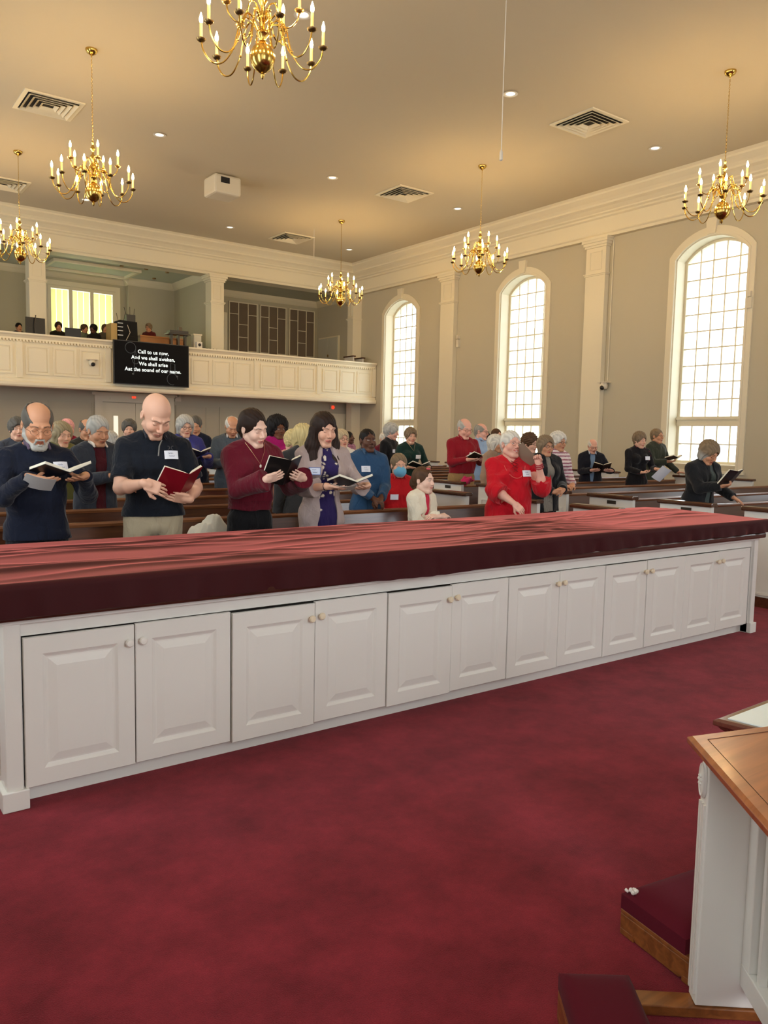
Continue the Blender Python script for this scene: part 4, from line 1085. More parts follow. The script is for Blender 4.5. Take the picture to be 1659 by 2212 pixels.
    v, q = F.mesh(.014); np_mesh('shoes', v, q, CLOTH, root, np.tile(lin((28, 24, 22)), (len(v), 1)))
    T = S['top1']
    gobj = garment(T.get('name', 'shirt'), T, 0)
    if 'top2' in S: gobj = garment(S['top2'].get('name', 'jacket'), S['top2'], .012)
    if S.get('collar'):
        F = Field(); cc = lin(S['collar'])
        F.u(Prim('cone', nb+V3(0, -.004, .004), nb+(hc-nb)*.30+V3(0, .01, 0), neck_r+.020, neck_r+.013), .0)
        F.s(Prim('cone', nb+V3(0, -.004, -.1), nb+V3(0, -.0, .2), neck_r+.009, neck_r+.009), .002)
        F.s(Prim('cone', nb+V3(0, -.10*s, .10), nb+V3(0, -.115*s, -.05), .055*s, .018), .004)
        for q in (-1, 1): F.u(Prim('cone', nb+V3(q*.052*s, -.050*s, .018), nb+V3(q*.062*s, -.105*s, -.022), .017, .008), .016)
        v, q = F.mesh((.0045, .007, .01)[lod]); np_mesh('collar', v, q, CLOTH, root, np.tile(cc, (len(v), 1)))
    # ---------- hair
    if S.get('hair'):
        st, hcn = S['hair'][:2]; hcol = lin(HC_[hcn]) if isinstance(hcn, str) else lin(hcn); F = Field()
        face = hp('ell', (0, -.115, -.045), (.066*fw, .085, .112))
        amp = .0025
        if st in ('short', 'balding', 'buzz', 'tight'):
            e = {'short': .012, 'balding': .006, 'buzz': .004, 'tight': .008}[st]
            if st in ('short', 'buzz'): face = hp('ell', (0, -.120, -.026), (.066*fw, .085, .112))
            F.u(hp('ell', (0, .022, .036), (.076+e, .095+e, .087+e)), .01)
            F.u(hp('cone', (0, .075, -.02), (0, .065, -.055), .048, .038), .02) if st != 'balding' or True else None
            F.s(face, .006); F.i(hp('half', (0, -.35, -1), .052), .006)
            for q in (-1, 1): F.s(hp('ell', (q*.085, .006, -.022), (.03, .024, .045)), .004)
            if st == 'balding': F.s(hp('ell', (0, -.035, .11), (.064, .125, .085)), .01)
        elif st == 'bob':
            e = .024; F.u(hp('ell', (0, .02, .034), (.076+e, .097+e, .087+e*.8)), .01)
            for q in (-1, 1): F.u(hp('cone', (q*.075, .01, .0), (q*.072, .005, -.072), .032, .024), .03)
            F.u(hp('cone', (0, .06, 0), (0, .07, -.075), .065, .05), .03); F.s(face, .008); F.s(hp('ell', (0, -.10, -.08), (.052, .09, .1)), .01); amp = .004
        elif st == 'fluff':
            e = .022; F.u(hp('ell', (0, .018, .042), (.077+e, .096+e, .088+e)), .01); F.u(hp('cone', (0, .06, 0), (0, .06, -.05), .06, .045), .03)
            F.s(face, .008); F.s(hp('ell', (0, -.11, -.03), (.06, .07, .085)), .01)
            for q in (-1, 1): F.s(hp('ell', (q*.095, .0, -.035), (.03, .025, .03)), .006)
            amp = .005
        elif st == 'curly':
            F.u(hp('ell', (0, .035, .035), (.125, .125, .125)), .01); F.u(hp('ell', (0, .05, -.04), (.12, .10, .10)), .03); F.s(face, .008); F.s(hp('ell', (0, -.1, -.06), (.055, .08, .1)), .01); amp = .010
        elif st == 'long':
            F.u(hp('ell', (0, .02, .034), (.088, .108, .098)), .01)
            for q in (-1, 1):
                a_ = V3(q*.078, .01, .0)*hs; b_ = V3(q*.085, -.01, -.11)*hs; c_ = Rh.T@(shc-hc+V3(q*.095*s, -.105*s, -.15*s)); c2 = Rh.T@(shc-hc+V3(q*.075*s, .06*s, -.12*s))
                F.u(Prim('cone', a_, b_, .036*hs, .040*hs, R=Rh, o=hc), .03).u(Prim('cone', b_, c_, .042*hs, .028*hs, R=Rh, o=hc), .03).u(Prim('cone', b_, c2, .05*hs, .04*hs, R=Rh, o=hc), .03)
            F.u(hp('cone', (0, .07, 0), (0, .09, -.16), .07, .06), .04)
            F.s(hp('ell', (0, -.128, -.033), (.058, .09, .116)), .008); F.s(hp('ell', (0, -.10, -.12), (.048, .085, .10)), .01)
            F.s(hp('cone', (0, -.085, .14), (0, .05, .146), .006, .004), .006); amp = .0028
        elif st == 'pulled':
            F.u(hp('ell', (0, .024, .038), (.085, .104, .097)), .01); F.u(hp('ell', (0, .118, -.03), (.042, .036, .048)), .02); F.u(hp('cone', (0, .07, -.0), (0, .085, -.07), .05, .03), .03)
            F.s(hp('ell', (0, -.126, -.008), (.068, .09, .118)), .008); F.i(hp('half', (0, -.55, -1), .055), .01)
            for q in (-1, 1): F.s(hp('ell', (q*.088, .002, -.02), (.022, .022, .04)), .004)
            F.s(hp('cone', (0, -.1, .135), (0, .05, .14), .006, .005), .006)
        elif st == 'hood':
            F.u(hp('ell', (0, .03, .02), (.105, .12, .115)), .01); F.u(hp('cone', (0, .05, 0), (0, .04, -.13), .09, .1), .03)
            F.s(hp('ell', (0, -.11, -.03), (.062, .09, .10)), .012); amp = .004
        rs = np.random.RandomState(seed+5); dirs = rs.randn(5, 3)
        def hd_(p):
            l = ((p-hc)@Rh)/hs
            if st in ('curly', 'fluff'): return amp*(np.sin(l@dirs[0]*70)*np.sin(l@dirs[1]*75+1)+.5*np.sin(l@dirs[2]*140))
            r_ = np.hypot(l[..., 0], l[..., 2]-.03)
            return amp*(.6*np.sin(l[..., 0]*260+4*np.sin(l[..., 1]*30+l[..., 2]*14))+.5*np.sin(l[..., 0]*120+l[..., 1]*50))
        F.disp = hd_
        v, q = F.mesh((.0038, .0055, .008)[lod])
        l = ((v-hc)@Rh)/hs; rs = np.random.RandomState(seed+9)
        st_ = (np.sin(l[:, 0]*310+3*np.sin(l[:, 1]*40+l[:, 2]*25))+np.sin(l[:, 0]*170+l[:, 1]*90+1))*.5
        c = hcol[None]*(1+.22*st_[:, None])
        if len(S['hair']) > 2:   # second tone towards the roots/temples
            m_ = np.clip((.02-l[:, 2])/.05, 0, 1)[:, None]; c = c*(1-m_)+lin(HC_[S['hair'][2]])*m_*(1+.2*st_[:, None])
        if len(v): np_mesh('hood' if st == 'hood' else 'hair', v, q, HAIRM, root, np.clip(c, 0, 1))
    if S.get('beard'):
        F = Field(); bc = lin(HC_[S['beard']])
        e = .006
        F.u(hp('cone', (-.018, -.068, -.100), (.018, -.068, -.100), .018+e, .018+e), .012)
        for q in (-1, 1): F.u(hp('cone', (q*.05, .0, -.058), (q*.02, -.06, -.098), .021+e, .017+e), .015); F.u(hp('cone', (q*.060, .0, -.05), (q*.066, .004, .0), .015, .012), .01)
        F.u(hp('cone', (-.018, -.094, -.046), (.018, -.094, -.046), .006, .006), .004)
        for q in (-1, 1): F.u(hp('cone', (q*.018, -.094, -.046), (q*.027, -.080, -.075), .006, .006), .004)
        F.u(hp('cone', (-.008, -.092, -.078), (.008, -.092, -.078), .006, .006), .006)
        F.disp = lambda p: .0012*np.sin((p@np.array([300., 120, 200])))
        v, q = F.mesh(.004 if lod == 0 else .007); np_mesh('beard', v, q, HAIRM, root, np.tile(bc, (len(v), 1)))
    Hm = Matrix([list(Rh[i])+[hc[i]] for i in range(3)]+[[0, 0, 0, 1]])@Matrix.Scale(hs, 4)
    if S.get('glasses'):
        m = MB(); r_ = .0011 if lod == 0 else .0018
        for q in (-1, 1):
            m.tube([(q*.033+.021*math.cos(t)*(1 if abs(math.cos(t)) < .95 else 1), -.104+.006*abs(math.cos(t))*(q*math.cos(t) > 0), .003+.016*math.sin(t)) for t in [2*PI*i/20 for i in range(20)]], r_, 6, closed=True)
            m.tube([(q*.054, -.098, .007), (q*.074, -.06, .008), (q*.083, .0, .008), (q*.081, .022, -.004)], r_, 6)
        m.tube([(-.012, -.104, .006), (0, -.107, .010), (.012, -.104, .006)], r_, 6)
        o = m.build('glasses', mat('glasses_dark', hexc(50, 34, 28), .3) if S['glasses'] == 'dark' else mat('glasses_metal', hexc(150, 120, 96), .25, metal=.8), root, smooth=True); o.matrix_local = Hm
    if S.get('mask'):
        F = Field(); F.u(hp('ell', (0, -.046, -.052), (.069, .076, .066)), .01); F.u(hp('ell', (0, -.098, -.03), (.018, .016, .022)), .02); F.i(hp('half', (0, 1, 0), -.035)); F.i(hp('half', (0, 0, 1), .002), .004)
        F.disp = lambda p: .0012*np.sin((p-hc)@Rh[:, 2]/hs*500)
        v, q = F.mesh(.006); np_mesh('face_mask', v, q, CLOTH, root, np.tile(lin((110, 180, 216)), (len(v), 1)))
        m = MB()
        for q in (-1, 1):
            for z in (-.012, -.075): m.tube([(q*.058, -.045, z), (q*.074, -.015, z*.5), (q*.084, .02, -.0)], .0012, 5)
        o = m.build('ear_loops', WHITE, root); o.matrix_local = Hm
    if S.get('tag'):
        tx, tz = S['tag']; c0 = up(tz, 0, 0); p = V3(tx*s*wd, 0, c0[2]); q = (tx*wd)/.19
        gv = np.empty(len(gobj.data.vertices)*3, np.float32); gobj.data.vertices.foreach_get('co', gv); gv = gv.reshape(-1, 3)
        def fy(xx, zz_):
            m_ = (np.abs(gv[:, 0]-xx) < .018) & (np.abs(gv[:, 2]-zz_) < .018) & (gv[:, 1] > c0[1]-.26)
            return gv[m_, 1].min() if m_.any() else c0[1]-.12
        y0_, yl, yr = fy(p[0], p[2]), fy(p[0]-.035, p[2]), fy(p[0]+.035, p[2])
        yy = min(y0_, (yl+yr)/2)-.006; slope = math.atan2(yr-yl, .07); tilt_ = math.atan2(fy(p[0], p[2]+.025)-fy(p[0], p[2]-.025), .05)
        m = MB(); w_, h_ = .046, .03
        vs_ = []; fs_ = []
        for i in range(5):
            a_ = -1+i*.5
            for k in (-1, 1): vs_ += [(a_*w_, .004*a_*a_*1.5, k*h_), (a_*w_, .004*a_*a_*1.5+.0015, k*h_)]
        for i in range(4):
            b = i*4; fs_ += [(b, b+2, b+6, b+4), (b+1, b+5, b+7, b+3), (b, b+4, b+5, b+1), (b+2, b+3, b+7, b+6)]
        fs_ += [(0, 1, 3, 2), (16, 18, 19, 17)]
        m.add(vs_, fs_)
        t_ = m.build('name_tag', mat('tag_blue_edge', hexc(214, 222, 240), .5) if S.get('tagblue') else mat('tag_paper', hexc(232, 234, 244), .5), root); t_.location = (p[0], yy, p[2]); t_.rotation_euler = (-tilt_, 0, slope)
        if lod == 0:
            m = MB()
            for ln_, (z, x0) in enumerate(((.010, -.022), (-.010, -.015))):
                m.tube([(x0+i*.0042, -.0015, z+.0045*math.sin(i*2.3+ln_*2)) for i in range(9)], .0011, 4)
            m.build('handwriting', mat('marker_ink', hexc(50, 60, 110), .6), t_)
            if S.get('tagblue'): MB().ring(-w_, -h_, w_, h_, .004, -.0015, .001).build('blue_border', mat('tag_border', hexc(70, 90, 160), .6), t_)
    return root, dict(s=s, hc=hc, Rh=Rh, nb=nb, shc=shc, arms=arms, wl=wl, Rw=Rw, pel=pel, chest=chest, up=up, hs=hs, xy=(x, y), z0=zoff)

# ------------------------------------------------------------------ hymnals
PAGE = mat('page_paper', hexc(236, 230, 212), .7)
BKCOV = mat('black_leather', hexc(16, 15, 17), .32)
def book(c, x_ax, y_ax, label, cover=None, page=None, w_=.145, h_=.21, th=.016, opening=22, name='hymnal', edge=None):
    """open book: c centre of spine, x_ax to the right page, y_ax along the spine to the top of the page"""
    X_ = nrm(x_ax); Y_ = np.asarray(y_ax, float); Y_ = nrm(Y_-X_*(X_@Y_)); Z_ = np.cross(X_, Y_)
    M = Matrix([[X_[i], Y_[i], Z_[i], c[i]] for i in range(3)]+[[0, 0, 0, 1]])
    r = tag(empty(name), label, 'book', 'open hymnals in hands'); r.matrix_world = M
    cover = cover or BKCOV; page = page or PAGE; a = math.radians(opening)
    for sd in (-1, 1):
        cm = MB(); pm = MB(); n = 10; P = []; 
        def crv(t, lift):   # cross-section of the leaf block
            xx = t*w_; zz_ = math.tan(a)*xx*.75+.022*math.sin(min(1, t*2.2)*PI/2)*lift-.0*t
            return xx, zz_
        low = [(t*w_, math.tan(a)*t*w_*.9) for t in np.linspace(0, 1, n)]
        upp = [(p[0]*.985, p[1]+th*(.25+.75*math.sin(min(1, i/(n-1)*3)*PI/2))) for i, p in enumerate(low)]
        y0, y1 = -h_/2, h_/2
        poly = [(sd*p[0], p[1]) for p in low]+[(sd*p[0], p[1]) for p in upp[::-1]]
        pm.prism(poly, 1, y0+.004, y1-.004)
        pm.build('page_block', page, r)
        cp = [(sd*p[0]*1.03, p[1]-.0005) for p in low]+[(sd*p[0]*1.03, p[1]-.004) for p in low[::-1]]
        cm.prism(cp, 1, y0, y1); cm.build('cover', cover, r)
    return r
def held_book(info, cx_, cz_, fy, tilt, label, yaw=0, **kw):
    """book in front of the chest of a figure; cx_,fy,cz_ local metres; tilt = how far the page is raised towards the face"""
    s = info['s']; t = math.radians(tilt); Rw = info['Rw']; yw = math.radians(yaw)
    c = Rw@V3(cx_, fy, cz_)+V3(info['xy'][0], info['xy'][1], info['z0'])
    Rz = np.array([[math.cos(yw), -math.sin(yw), 0], [math.sin(yw), math.cos(yw), 0], [0, 0, 1]])
    # reader looks along -Y: their right is -X
    xa = Rw@Rz@V3(-1, 0, 0); ya = Rw@Rz@V3(0, -math.cos(t), math.sin(t))
    return book(c, xa, ya, label, **kw)
def bookpose(cx_, cz_, fy, tilt, w_=.145, yaw=0):
    """hands supporting both halves of an open book; returns L and R arm dicts in local metres (world scale via 'lp')"""
    t = math.radians(tilt); yw = math.radians(yaw); Rz = np.array([[math.cos(yw), -math.sin(yw), 0], [math.sin(yw), math.cos(yw), 0], [0, 0, 1]])
    out = {}
    for k, sd in (('L', 1), ('R', -1)):
        wp = V3(cx_, fy, cz_)+Rz@(V3(sd*(w_+.035), math.cos(t)*.05, -math.sin(t)*.05-.002))
        out[k] = dict(lp=wp, dir=tuple(Rz@V3(-sd*.85, -math.cos(t)*.55, math.sin(t)*.55-.25)), n=tuple(Rz@V3(-sd*.2, math.sin(t), math.cos(t))), curl=.12, thumb=1.1)
    return out
def reader(S, cx_=0, cz_=None, fy=-.33, tilt=30, label_book=None, yaw=0, w_=.145, **kw):
    s0 = (S.get('top', S['h'])-S.get('z0', 0))/1.75
    cz_ = cz_ if cz_ is not None else 1.14*s0
    bp = bookpose(cx_, cz_, fy, tilt, w_, yaw)
    rz = math.radians(S.get('rz', 0)); Rw = np.array([[math.cos(rz), -math.sin(rz), 0], [math.sin(rz), math.cos(rz), 0], [0, 0, 1]])
    for k in 'LR':
        if k not in S:
            d = bp[k]; d['w'] = Rw@d.pop('lp')+V3(S['xy'][0], S['xy'][1], S.get('z0', 0)); S[k] = d
    root, info = person(S)
    if label_book: held_book(info, cx_, cz_, fy, tilt, label_book, yaw, w_=w_, **kw)
    return root, info

def sheet(c, x_ax, y_ax, label, w_=.14, h_=.215, col=(226, 224, 218), name='song_sheet', bend=.02, lines=True, category='paper'):
    X_ = nrm(x_ax); Y_ = np.asarray(y_ax, float); Y_ = nrm(Y_-X_*(X_@Y_)); Z_ = np.cross(X_, Y_)
    m = MB(); n = 8; vs = []; fs = []
    for i in range(n+1):
        t = -1+2*i/n
        for yy in (-1, 1):
            for zz_ in (0, .0012): vs.append((t*w_/2, yy*h_/2, bend*(t*t-.3)+zz_))
    for i in range(n):
        b = i*4; fs += [(b, b+2, b+6, b+4), (b+1, b+5, b+7, b+3), (b, b+4, b+5, b+1), (b+2, b+3, b+7, b+6)]
    fs += [(0, 1, 3, 2), (n*4, n*4+2, n*4+3, n*4+1)]
    m.add(vs, fs)
    o = m.build(name, mat('paper_%d_%d_%d' % col, hexc(*col), .7), smooth=True); o.matrix_world = Matrix([[X_[i], Y_[i], Z_[i], c[i]] for i in range(3)]+[[0, 0, 0, 1]])
    tag(o, label, category); return o

# ------------------------------------------------------------------ congregation
def place(px, py, Y, net):
    p = at(px, py, Y=Y); return dict(xy=(float(p[0]), Y), top=float(p[2]), rz=-math.degrees(math.atan2(p[0], Y))+net)
def P(px, py, Y, net, label, bx=None, **k):
    d = place(px, py, Y, net)
    if bx is not None: d['xy'] = (float(at(bx, py, Y=Y)[0]), Y)
    d['h'] = d['top'] if 'h' not in k else k['h']; d['label'] = label; d['lod'] = 0 if Y < 6.8 else 1 if Y < 9.2 else 2
    d.update(k); return d
def chain(pts, col, name, parent_root, r=.0012):
    MB().tube(pts, r, 5).build(name, col, parent_root)
GOLD = mat('gold_chain', (.8, .6, .35, 1), .3, metal=1)
# near row, left block
r, i = reader(P(72, 870, 5.38, 12, 'balding person with a grey beard, glasses and navy sweater at the left edge', bx=74, wd=1.08, fat=1.1, hs=1.12, lean=3, head=(-2, 22, 0), hair=('balding', 'dgrey'), beard='silver', brow=(70, 52, 44), glasses='metal', skin='tan', gaze='down', armf=1.05,
  top1=dict(name='sweater', col=(14, 20, 38), hem=.86, fold=.008), collar=(92, 76, 98), bottom=dict(col=(22, 22, 28)), tag=(.115, .40)), cx_=.07, cz_=1.30, fy=-.36, tilt=12, yaw=14, label_book='open black book held by the bearded person in the navy sweater')
c = i['Rw']@V3(-.07, -.40, 1.255)+V3(*i['xy'], 0)
sheet(c, i['Rw']@V3(-1, .1, .25), i['Rw']@V3(.2, -.6, .35), 'loose grey song sheet held below the book by the bearded person', w_=.17, h_=.13, col=(190, 190, 190), bend=.01)
BL = dict(w=at(408, 1078, Y=5.08), dir=(-.95, -.1, .18), n=(-.1, .75, .6), curl=.22, thumb=1.0); BR_ = dict(w=at(312, 1044, Y=5.02), dir=(.93, -.05, -.36), n=(.1, .9, -.2), curl=.3, thumb=.3)
r, i = reader(P(345, 852, 5.38, 10, 'bald person in a black polo shirt and khaki trousers reading a red book', bx=329, wd=1.1, fat=1.12, hs=1.13, armf=1.08, lean=6, head=(12, 36, 0), hair=None, brow=(120, 84, 66), stubble=True, bare=True, L=BL, R=BR_,
  top1=dict(name='polo_shirt', col=(18, 23, 33), sleeve='short', hem=.93, fold=.007), collar=(30, 34, 44), bottom=dict(col=(172, 158, 132)), tag=(.085, .405)), cx_=.14, cz_=1.22, fy=-.34, tilt=50, yaw=24,
  label_book='open red book held by the bald person in the black polo shirt', cover=mat('red_leather', hexc(128, 12, 30), .32), opening=30)
# zip placket and small chest emblem
m = MB(); yy = i['chest'][1]-.16
m.tube([(.035, i['nb'][1]-.112, i['nb'][2]-.035), (.012, i['nb'][1]-.148, i['nb'][2]-.075), (.002, i['nb'][1]-.172, i['nb'][2]-.14)], .005, 6); m.build('placket', mat('grey_piping', hexc(120, 118, 112), .6), r)
m = MB(); M = Matrix.Translation((.088, i['chest'][1]-.134, i['nb'][2]-.085))@Matrix.Rotation(.3, 4, 'Z')
for q in (-1, 1):
    m.tube([(q*.017+.011*math.cos(t)*q, 0, .011*math.sin(t)) for t in [1.2+k*.45 for k in range(9)]], .0022, 5, M)
m.build('chest_emblem', mat('emblem_grey', hexc(74, 74, 76), .5), r)
r, i = reader(P(560, 887, 5.42, 22, 'young person with pulled-back dark hair in a maroon turtleneck sweater', bx=541, wd=1.02, fat=.98, hs=1.08, fem=True, lean=5, armf=.85, head=(20, 15, -8), gaze='down', hair=('pulled', 'dark'), skin='pale', mouth=1, face=.98,
  top1=dict(name='turtleneck_sweater', col=(98, 14, 34), hem=.98, high=True, loose=.035, cuff=.02, rib=.07, fold=.010), bottom=dict(col=(14, 13, 16))), cx_=.15, cz_=1.295, fy=-.34, tilt=62, yaw=18,
  label_book='open black book held up by the young person in the maroon sweater', opening=26, w_=.15)
nb = i['nb']; chain([(-.075, nb[1]-.06, nb[2]+.015), (-.05, nb[1]-.13, nb[2]-.05), (0, nb[1]-.175, nb[2]-.14), (.05, nb[1]-.13, nb[2]-.05), (.075, nb[1]-.06, nb[2]+.015)], GOLD, 'necklace_chain', r)
MB().sphere((0, nb[1]-.182, nb[2]-.155), .009, sc=(1, .5, 1.4)).build('pendant', mat('pearl', hexc(230, 220, 210), .2), r, smooth=True)
r, i = reader(P(695, 891, 5.42, 16, 'person with long dark hair in a taupe cardigan over a purple floral dress', bx=696, wd=.98, fat=.95, hs=1.06, fem=True, lean=3, armf=.82, head=(12, 13, 0), gaze='down', hair=('long', 'dark'), skin='fair', mouth=.6,
  top1=dict(name='floral_dress', col=(44, 32, 84), hem=.5, flare=.03, neck=.07, nw=.01, pat='floral', col2=(226, 214, 196), nf=110, fs=1.5, sleeve='short', loose=.006), top2=dict(name='cardigan', col=(176, 158, 154), hem=.45, open=(.075, .115), ox=.03, sleeve='34', sl=.55, flare=.05, loose=.010, fold=.012), bottom=dict(col=(44, 32, 84), skirt=True), tag=(-.105, .33), tagblue=True, tagy=-.01), cx_=.13, cz_=1.20, fy=-.36, tilt=14, yaw=12,
  label_book='open black book held low by the person in the taupe cardigan', opening=20)
c = i['Rw']@V3(.06, -.375, 1.175)+V3(*i['xy'], 0)
sheet(c, i['Rw']@V3(-1, .2, .05), i['Rw']@V3(.2, -1, .3), 'white song sheet tucked under the book of the person in the taupe cardigan', w_=.2, h_=.13)
a = i['arms'][1]
MB().tube([tuple(a[3]-nrm(a[3]-a[2])*.01+(np.cross(nrm(a[3]-a[2]), V3(0, 0, 1))*math.cos(t)+np.cross(np.cross(nrm(a[3]-a[2]), V3(0, 0, 1)), nrm(a[3]-a[2]))*math.sin(t))*.031) for t in [2*PI*k/14 for k in range(14)]], .004, 6, closed=True).build('bracelet', mat('dark_bracelet', hexc(40, 16, 20), .5), r)
# child leaning on the front pew
d = P(905, 1010, 5.38, 52, 'small child in a cream cardigan with folded arms on the front pew back', child=True, wd=1.0, fat=.92, hs=.95, fem=False, lean=8, head=(4, -2, 0), hair=('pulled', 'brown'), skin='pale', gx=.6, mouth=0,
  top1=dict(name='pink_dress', col=(206, 40, 72), hem=.6, pat='floral', col2=(236, 200, 200), nf=14, loose=.006), top2=dict(name='cardigan', col=(232, 222, 200), hem=.85, open=(.05, .06), loose=.012, fold=.008), bottom=dict(col=(206, 40, 72), skirt=True))
Rw = lambda rz: np.array([[math.cos(math.radians(rz)), -math.sin(math.radians(rz)), 0], [math.sin(math.radians(rz)), math.cos(math.radians(rz)), 0], [0, 0, 1]])
def wp(d, l): return Rw(d['rz'])@V3(*l)+V3(d['xy'][0], d['xy'][1], 0)
d['L'] = dict(w=wp(d, (-.02, -.20, .90)), dir=(-1, -.15, .1), n=(0, .5, -1), curl=.3); d['R'] = dict(w=wp(d, (.02, -.235, .90)), dir=(1, -.1, .1), n=(0, .5, -1), curl=.3)
r, i = person(d)
MB().sphere((.05, 0, .125), .012, sc=(1.4, 2, .7)).build('hair_clip', mat('pink_clip', hexc(220, 90, 110), .4), r, smooth=True).matrix_local = Matrix([list(i['Rh'][k])+[i['hc'][k]] for k in range(3)]+[[0, 0, 0, 1]])@Matrix.Translation((-.055, -.04, -.02))
# red lady
d = P(1118, 933, 5.4, 22, 'smiling person with short white hair and glasses in a bright red top', bx=1104, wd=1.12, fat=1.28, hs=1.12, fem=True, armf=1.15, lean=1, head=(12, -6, 4), hair=('short', 'white'), brow=(190, 160, 140), skin='pink', smile=1.3, teeth=True, glasses='metal', face=1.1, neck=.062, bare=True, gaze='open', gx=.5,
  top1=dict(name='red_top', col=(196, 16, 34), sleeve='34', sl=.32, bell=.03, hem=.66, flare=.05, loose=.02, neck=.10, nw=.012, fold=.010), bottom=dict(col=(30, 28, 34)), tag=(.10, .38))
d['R'] = dict(w=wp(d, (-.06, -.30, .98)), dir=(.6, -.45, -.65), n=(.2, .8, -.5), curl=.35, pole=(-.9, .3, -.4)); d['L'] = dict(w=wp(d, (.20, -.22, 1.34)), dir=(-.25, -.1, 1), n=(-.6, -.6, .2), curl=1.0, pole=(.35, .1, -1), thumb=.9)
r, i = person(d)
a = i['arms'][0]; ax = nrm(a[3]-a[2]); e1 = nrm(np.cross(ax, V3(0, 1, 0))); e2 = np.cross(ax, e1)
for k, off in enumerate((.005, -.012, -.03)):
    MB().tube([tuple(a[3]+ax*off+(e1*math.cos(t)+e2*math.sin(t))*(.033+.003*k)) for t in [2*PI*q/14 for q in range(14)]], .005, 6, closed=True).build('red_bangle', mat('red_bangle', hexc(170, 20, 50), .3), r, smooth=True)
nb = i['nb']; LC = mat('red_lace', hexc(120, 8, 20), .5); m = MB()
for k in range(3): z = nb[2]-.03-.035*k; yy = nb[1]-.115-.022*k; m.tube([(-.035+.008*k, yy, z), (.035-.008*k, yy-.008, z-.03)], .003, 5); m.tube([(.035-.008*k, yy, z), (-.035+.008*k, yy-.008, z-.03)], .003, 5)
m.build('lacing', LC, r)
m = MB(); m.tube([(.11*math.sin(t), nb[1]-.10-.10*math.cos(t), nb[2]-.02-.17*max(0, math.cos(t))) for t in np.linspace(-1.25, 1.25, 13)], .003, 5); m.build('bead_necklace', mat('coral_bead', hexc(220, 90, 80), .4), r)
tp = a[3]+a[4]*.09
c = Rw(d['rz'])@(tp+V3(-.07, .11, .0))+V3(*d['xy'], 0)
sheet(c, Rw(d['rz'])@V3(-.75, .1, .75), Rw(d['rz'])@V3(.4, -1, .4), 'song booklet held up beside the face of the person in the red top', w_=.24, h_=.16, col=(150, 132, 112), name='song_booklet', category='booklet', bend=.006)

# second rows
d = P(797, 927, 6.43, 18, 'child with short black hair in a blue denim jacket leaning on a pew', bx=795, hs=1.0, wd=.98, fat=.95, lean=1, head=(6, -3, 0), hair=('buzz', 'black'), skin='dark', gx=-.4, mouth=0,
  top1=dict(name='denim_shirt', col=(46, 78, 112), hem=.80, loose=.018, fold=.009, neck=.02), collar=(54, 82, 112), bottom=dict(col=(24, 26, 34)), tag=(-.05, .36))
d['L'] = dict(w=wp(d, (.06, -.26, .975)), dir=(-.7, -.5, -.3), n=(0, .1, -1), curl=.5); d['R'] = dict(w=wp(d, (-.02, -.27, .975)), dir=(.6, -.6, -.3), n=(0, .1, -1), curl=.5)
person(d)
d = P(861, 981, 7.02, 12, 'seated person in a red shirt wearing a light blue face mask', h=1.72, sit=True, hs=1.08, wd=1.05, fat=1.05, head=(2, 2, 0), hair=('short', 'greybrown'), skin='fair', gaze='open', mask=True, mouth=0,
  top1=dict(name='red_shirt', col=(186, 22, 30), hem=.6, loose=.016, neck=.03), collar=(190, 24, 32), tag=(-.06, .30))
d['L'] = dict(p=(.2, -.3, .12)); d['R'] = dict(p=(-.2, -.3, .12)); person(d)
d = P(210, 900, 7.5, 26, 'person with short grey hair in a dark suit jacket over a maroon sweater', bx=203, hs=1.10, wd=1.08, fat=1.05, lean=5, head=(2, 14, 0), hair=('short', 'silver'), brow=(90, 80, 74), skin='tan', mouth=.8,
  top1=dict(name='maroon_sweater', col=(72, 14, 24), hem=.85), top2=dict(name='suit_jacket', col=(48, 52, 62), hem=.78, open=(.07, .05), loose=.014), collar=(226, 216, 204), bottom=dict(col=(30, 32, 38)))
d['R'] = dict(w=wp(d, (-.02, -.34, 1.17)), dir=(.9, -.3, -.15), n=(.1, .4, -.9), curl=.5); d['L'] = dict(w=wp(d, (.16, -.30, 1.1)), dir=(-.8, -.4, 0), n=(0, 0, 1), curl=.5)
r, i = person(d); sheet(wp(d, (.12, -.40, 1.15)), Rw(d['rz'])@V3(1, 0, .25), Rw(d['rz'])@V3(0, -1, .2), 'small white card held by the person in the dark suit jacket', w_=.10, h_=.07, name='card', category='card')

# left block, farther rows
person(P(36, 905, 9.64, 10, 'person with short dark grey hair mostly hidden behind the navy sweater at far left', hair=('fluff', 'dgrey'), fem=True, top1=dict(col=(60, 64, 74))))
d = P(130, 912, 8.57, 22, 'person in an olive green fur-hooded coat reading behind the pews', hs=1.05, fem=True, lean=2, head=(4, 12, 0), hair=('hood', (150, 136, 108)), skin='fair', top1=dict(name='hooded_coat', col=(112, 112, 62), hem=.6, loose=.03, fold=.012))
reader(d, cz_=1.22, tilt=20, label_book='open black book held by the person in the olive green coat', yaw=10)
person(P(144, 906, 10.71, 15, 'person in a magenta coat with pink headwear behind the olive green coat', hair=('short', (226, 160, 156)), top1=dict(name='coat', col=(140, 26, 60))))
person(P(127, 911, 11.78, 10, 'person in black with a black cap behind the olive green coat', hair=('short', 'black'), top1=dict(col=(20, 20, 24))))
person(P(184, 906, 9.64, 20, 'balding person with glasses in a dark olive jacket beside the grey-haired suit wearer', hair=('balding', 'dgrey'), glasses='dark', skin='tan', head=(0, 8, 0), top1=dict(name='jacket', col=(42, 42, 36), neck=.03, loose=.02)))
person(P(238, 936, 8.57, 0, 'person with wispy light grey hair showing over the black polo shoulder', hair=('fluff', 'silver'), fem=True, head=(0, 30, 0), top1=dict(col=(150, 140, 128))))
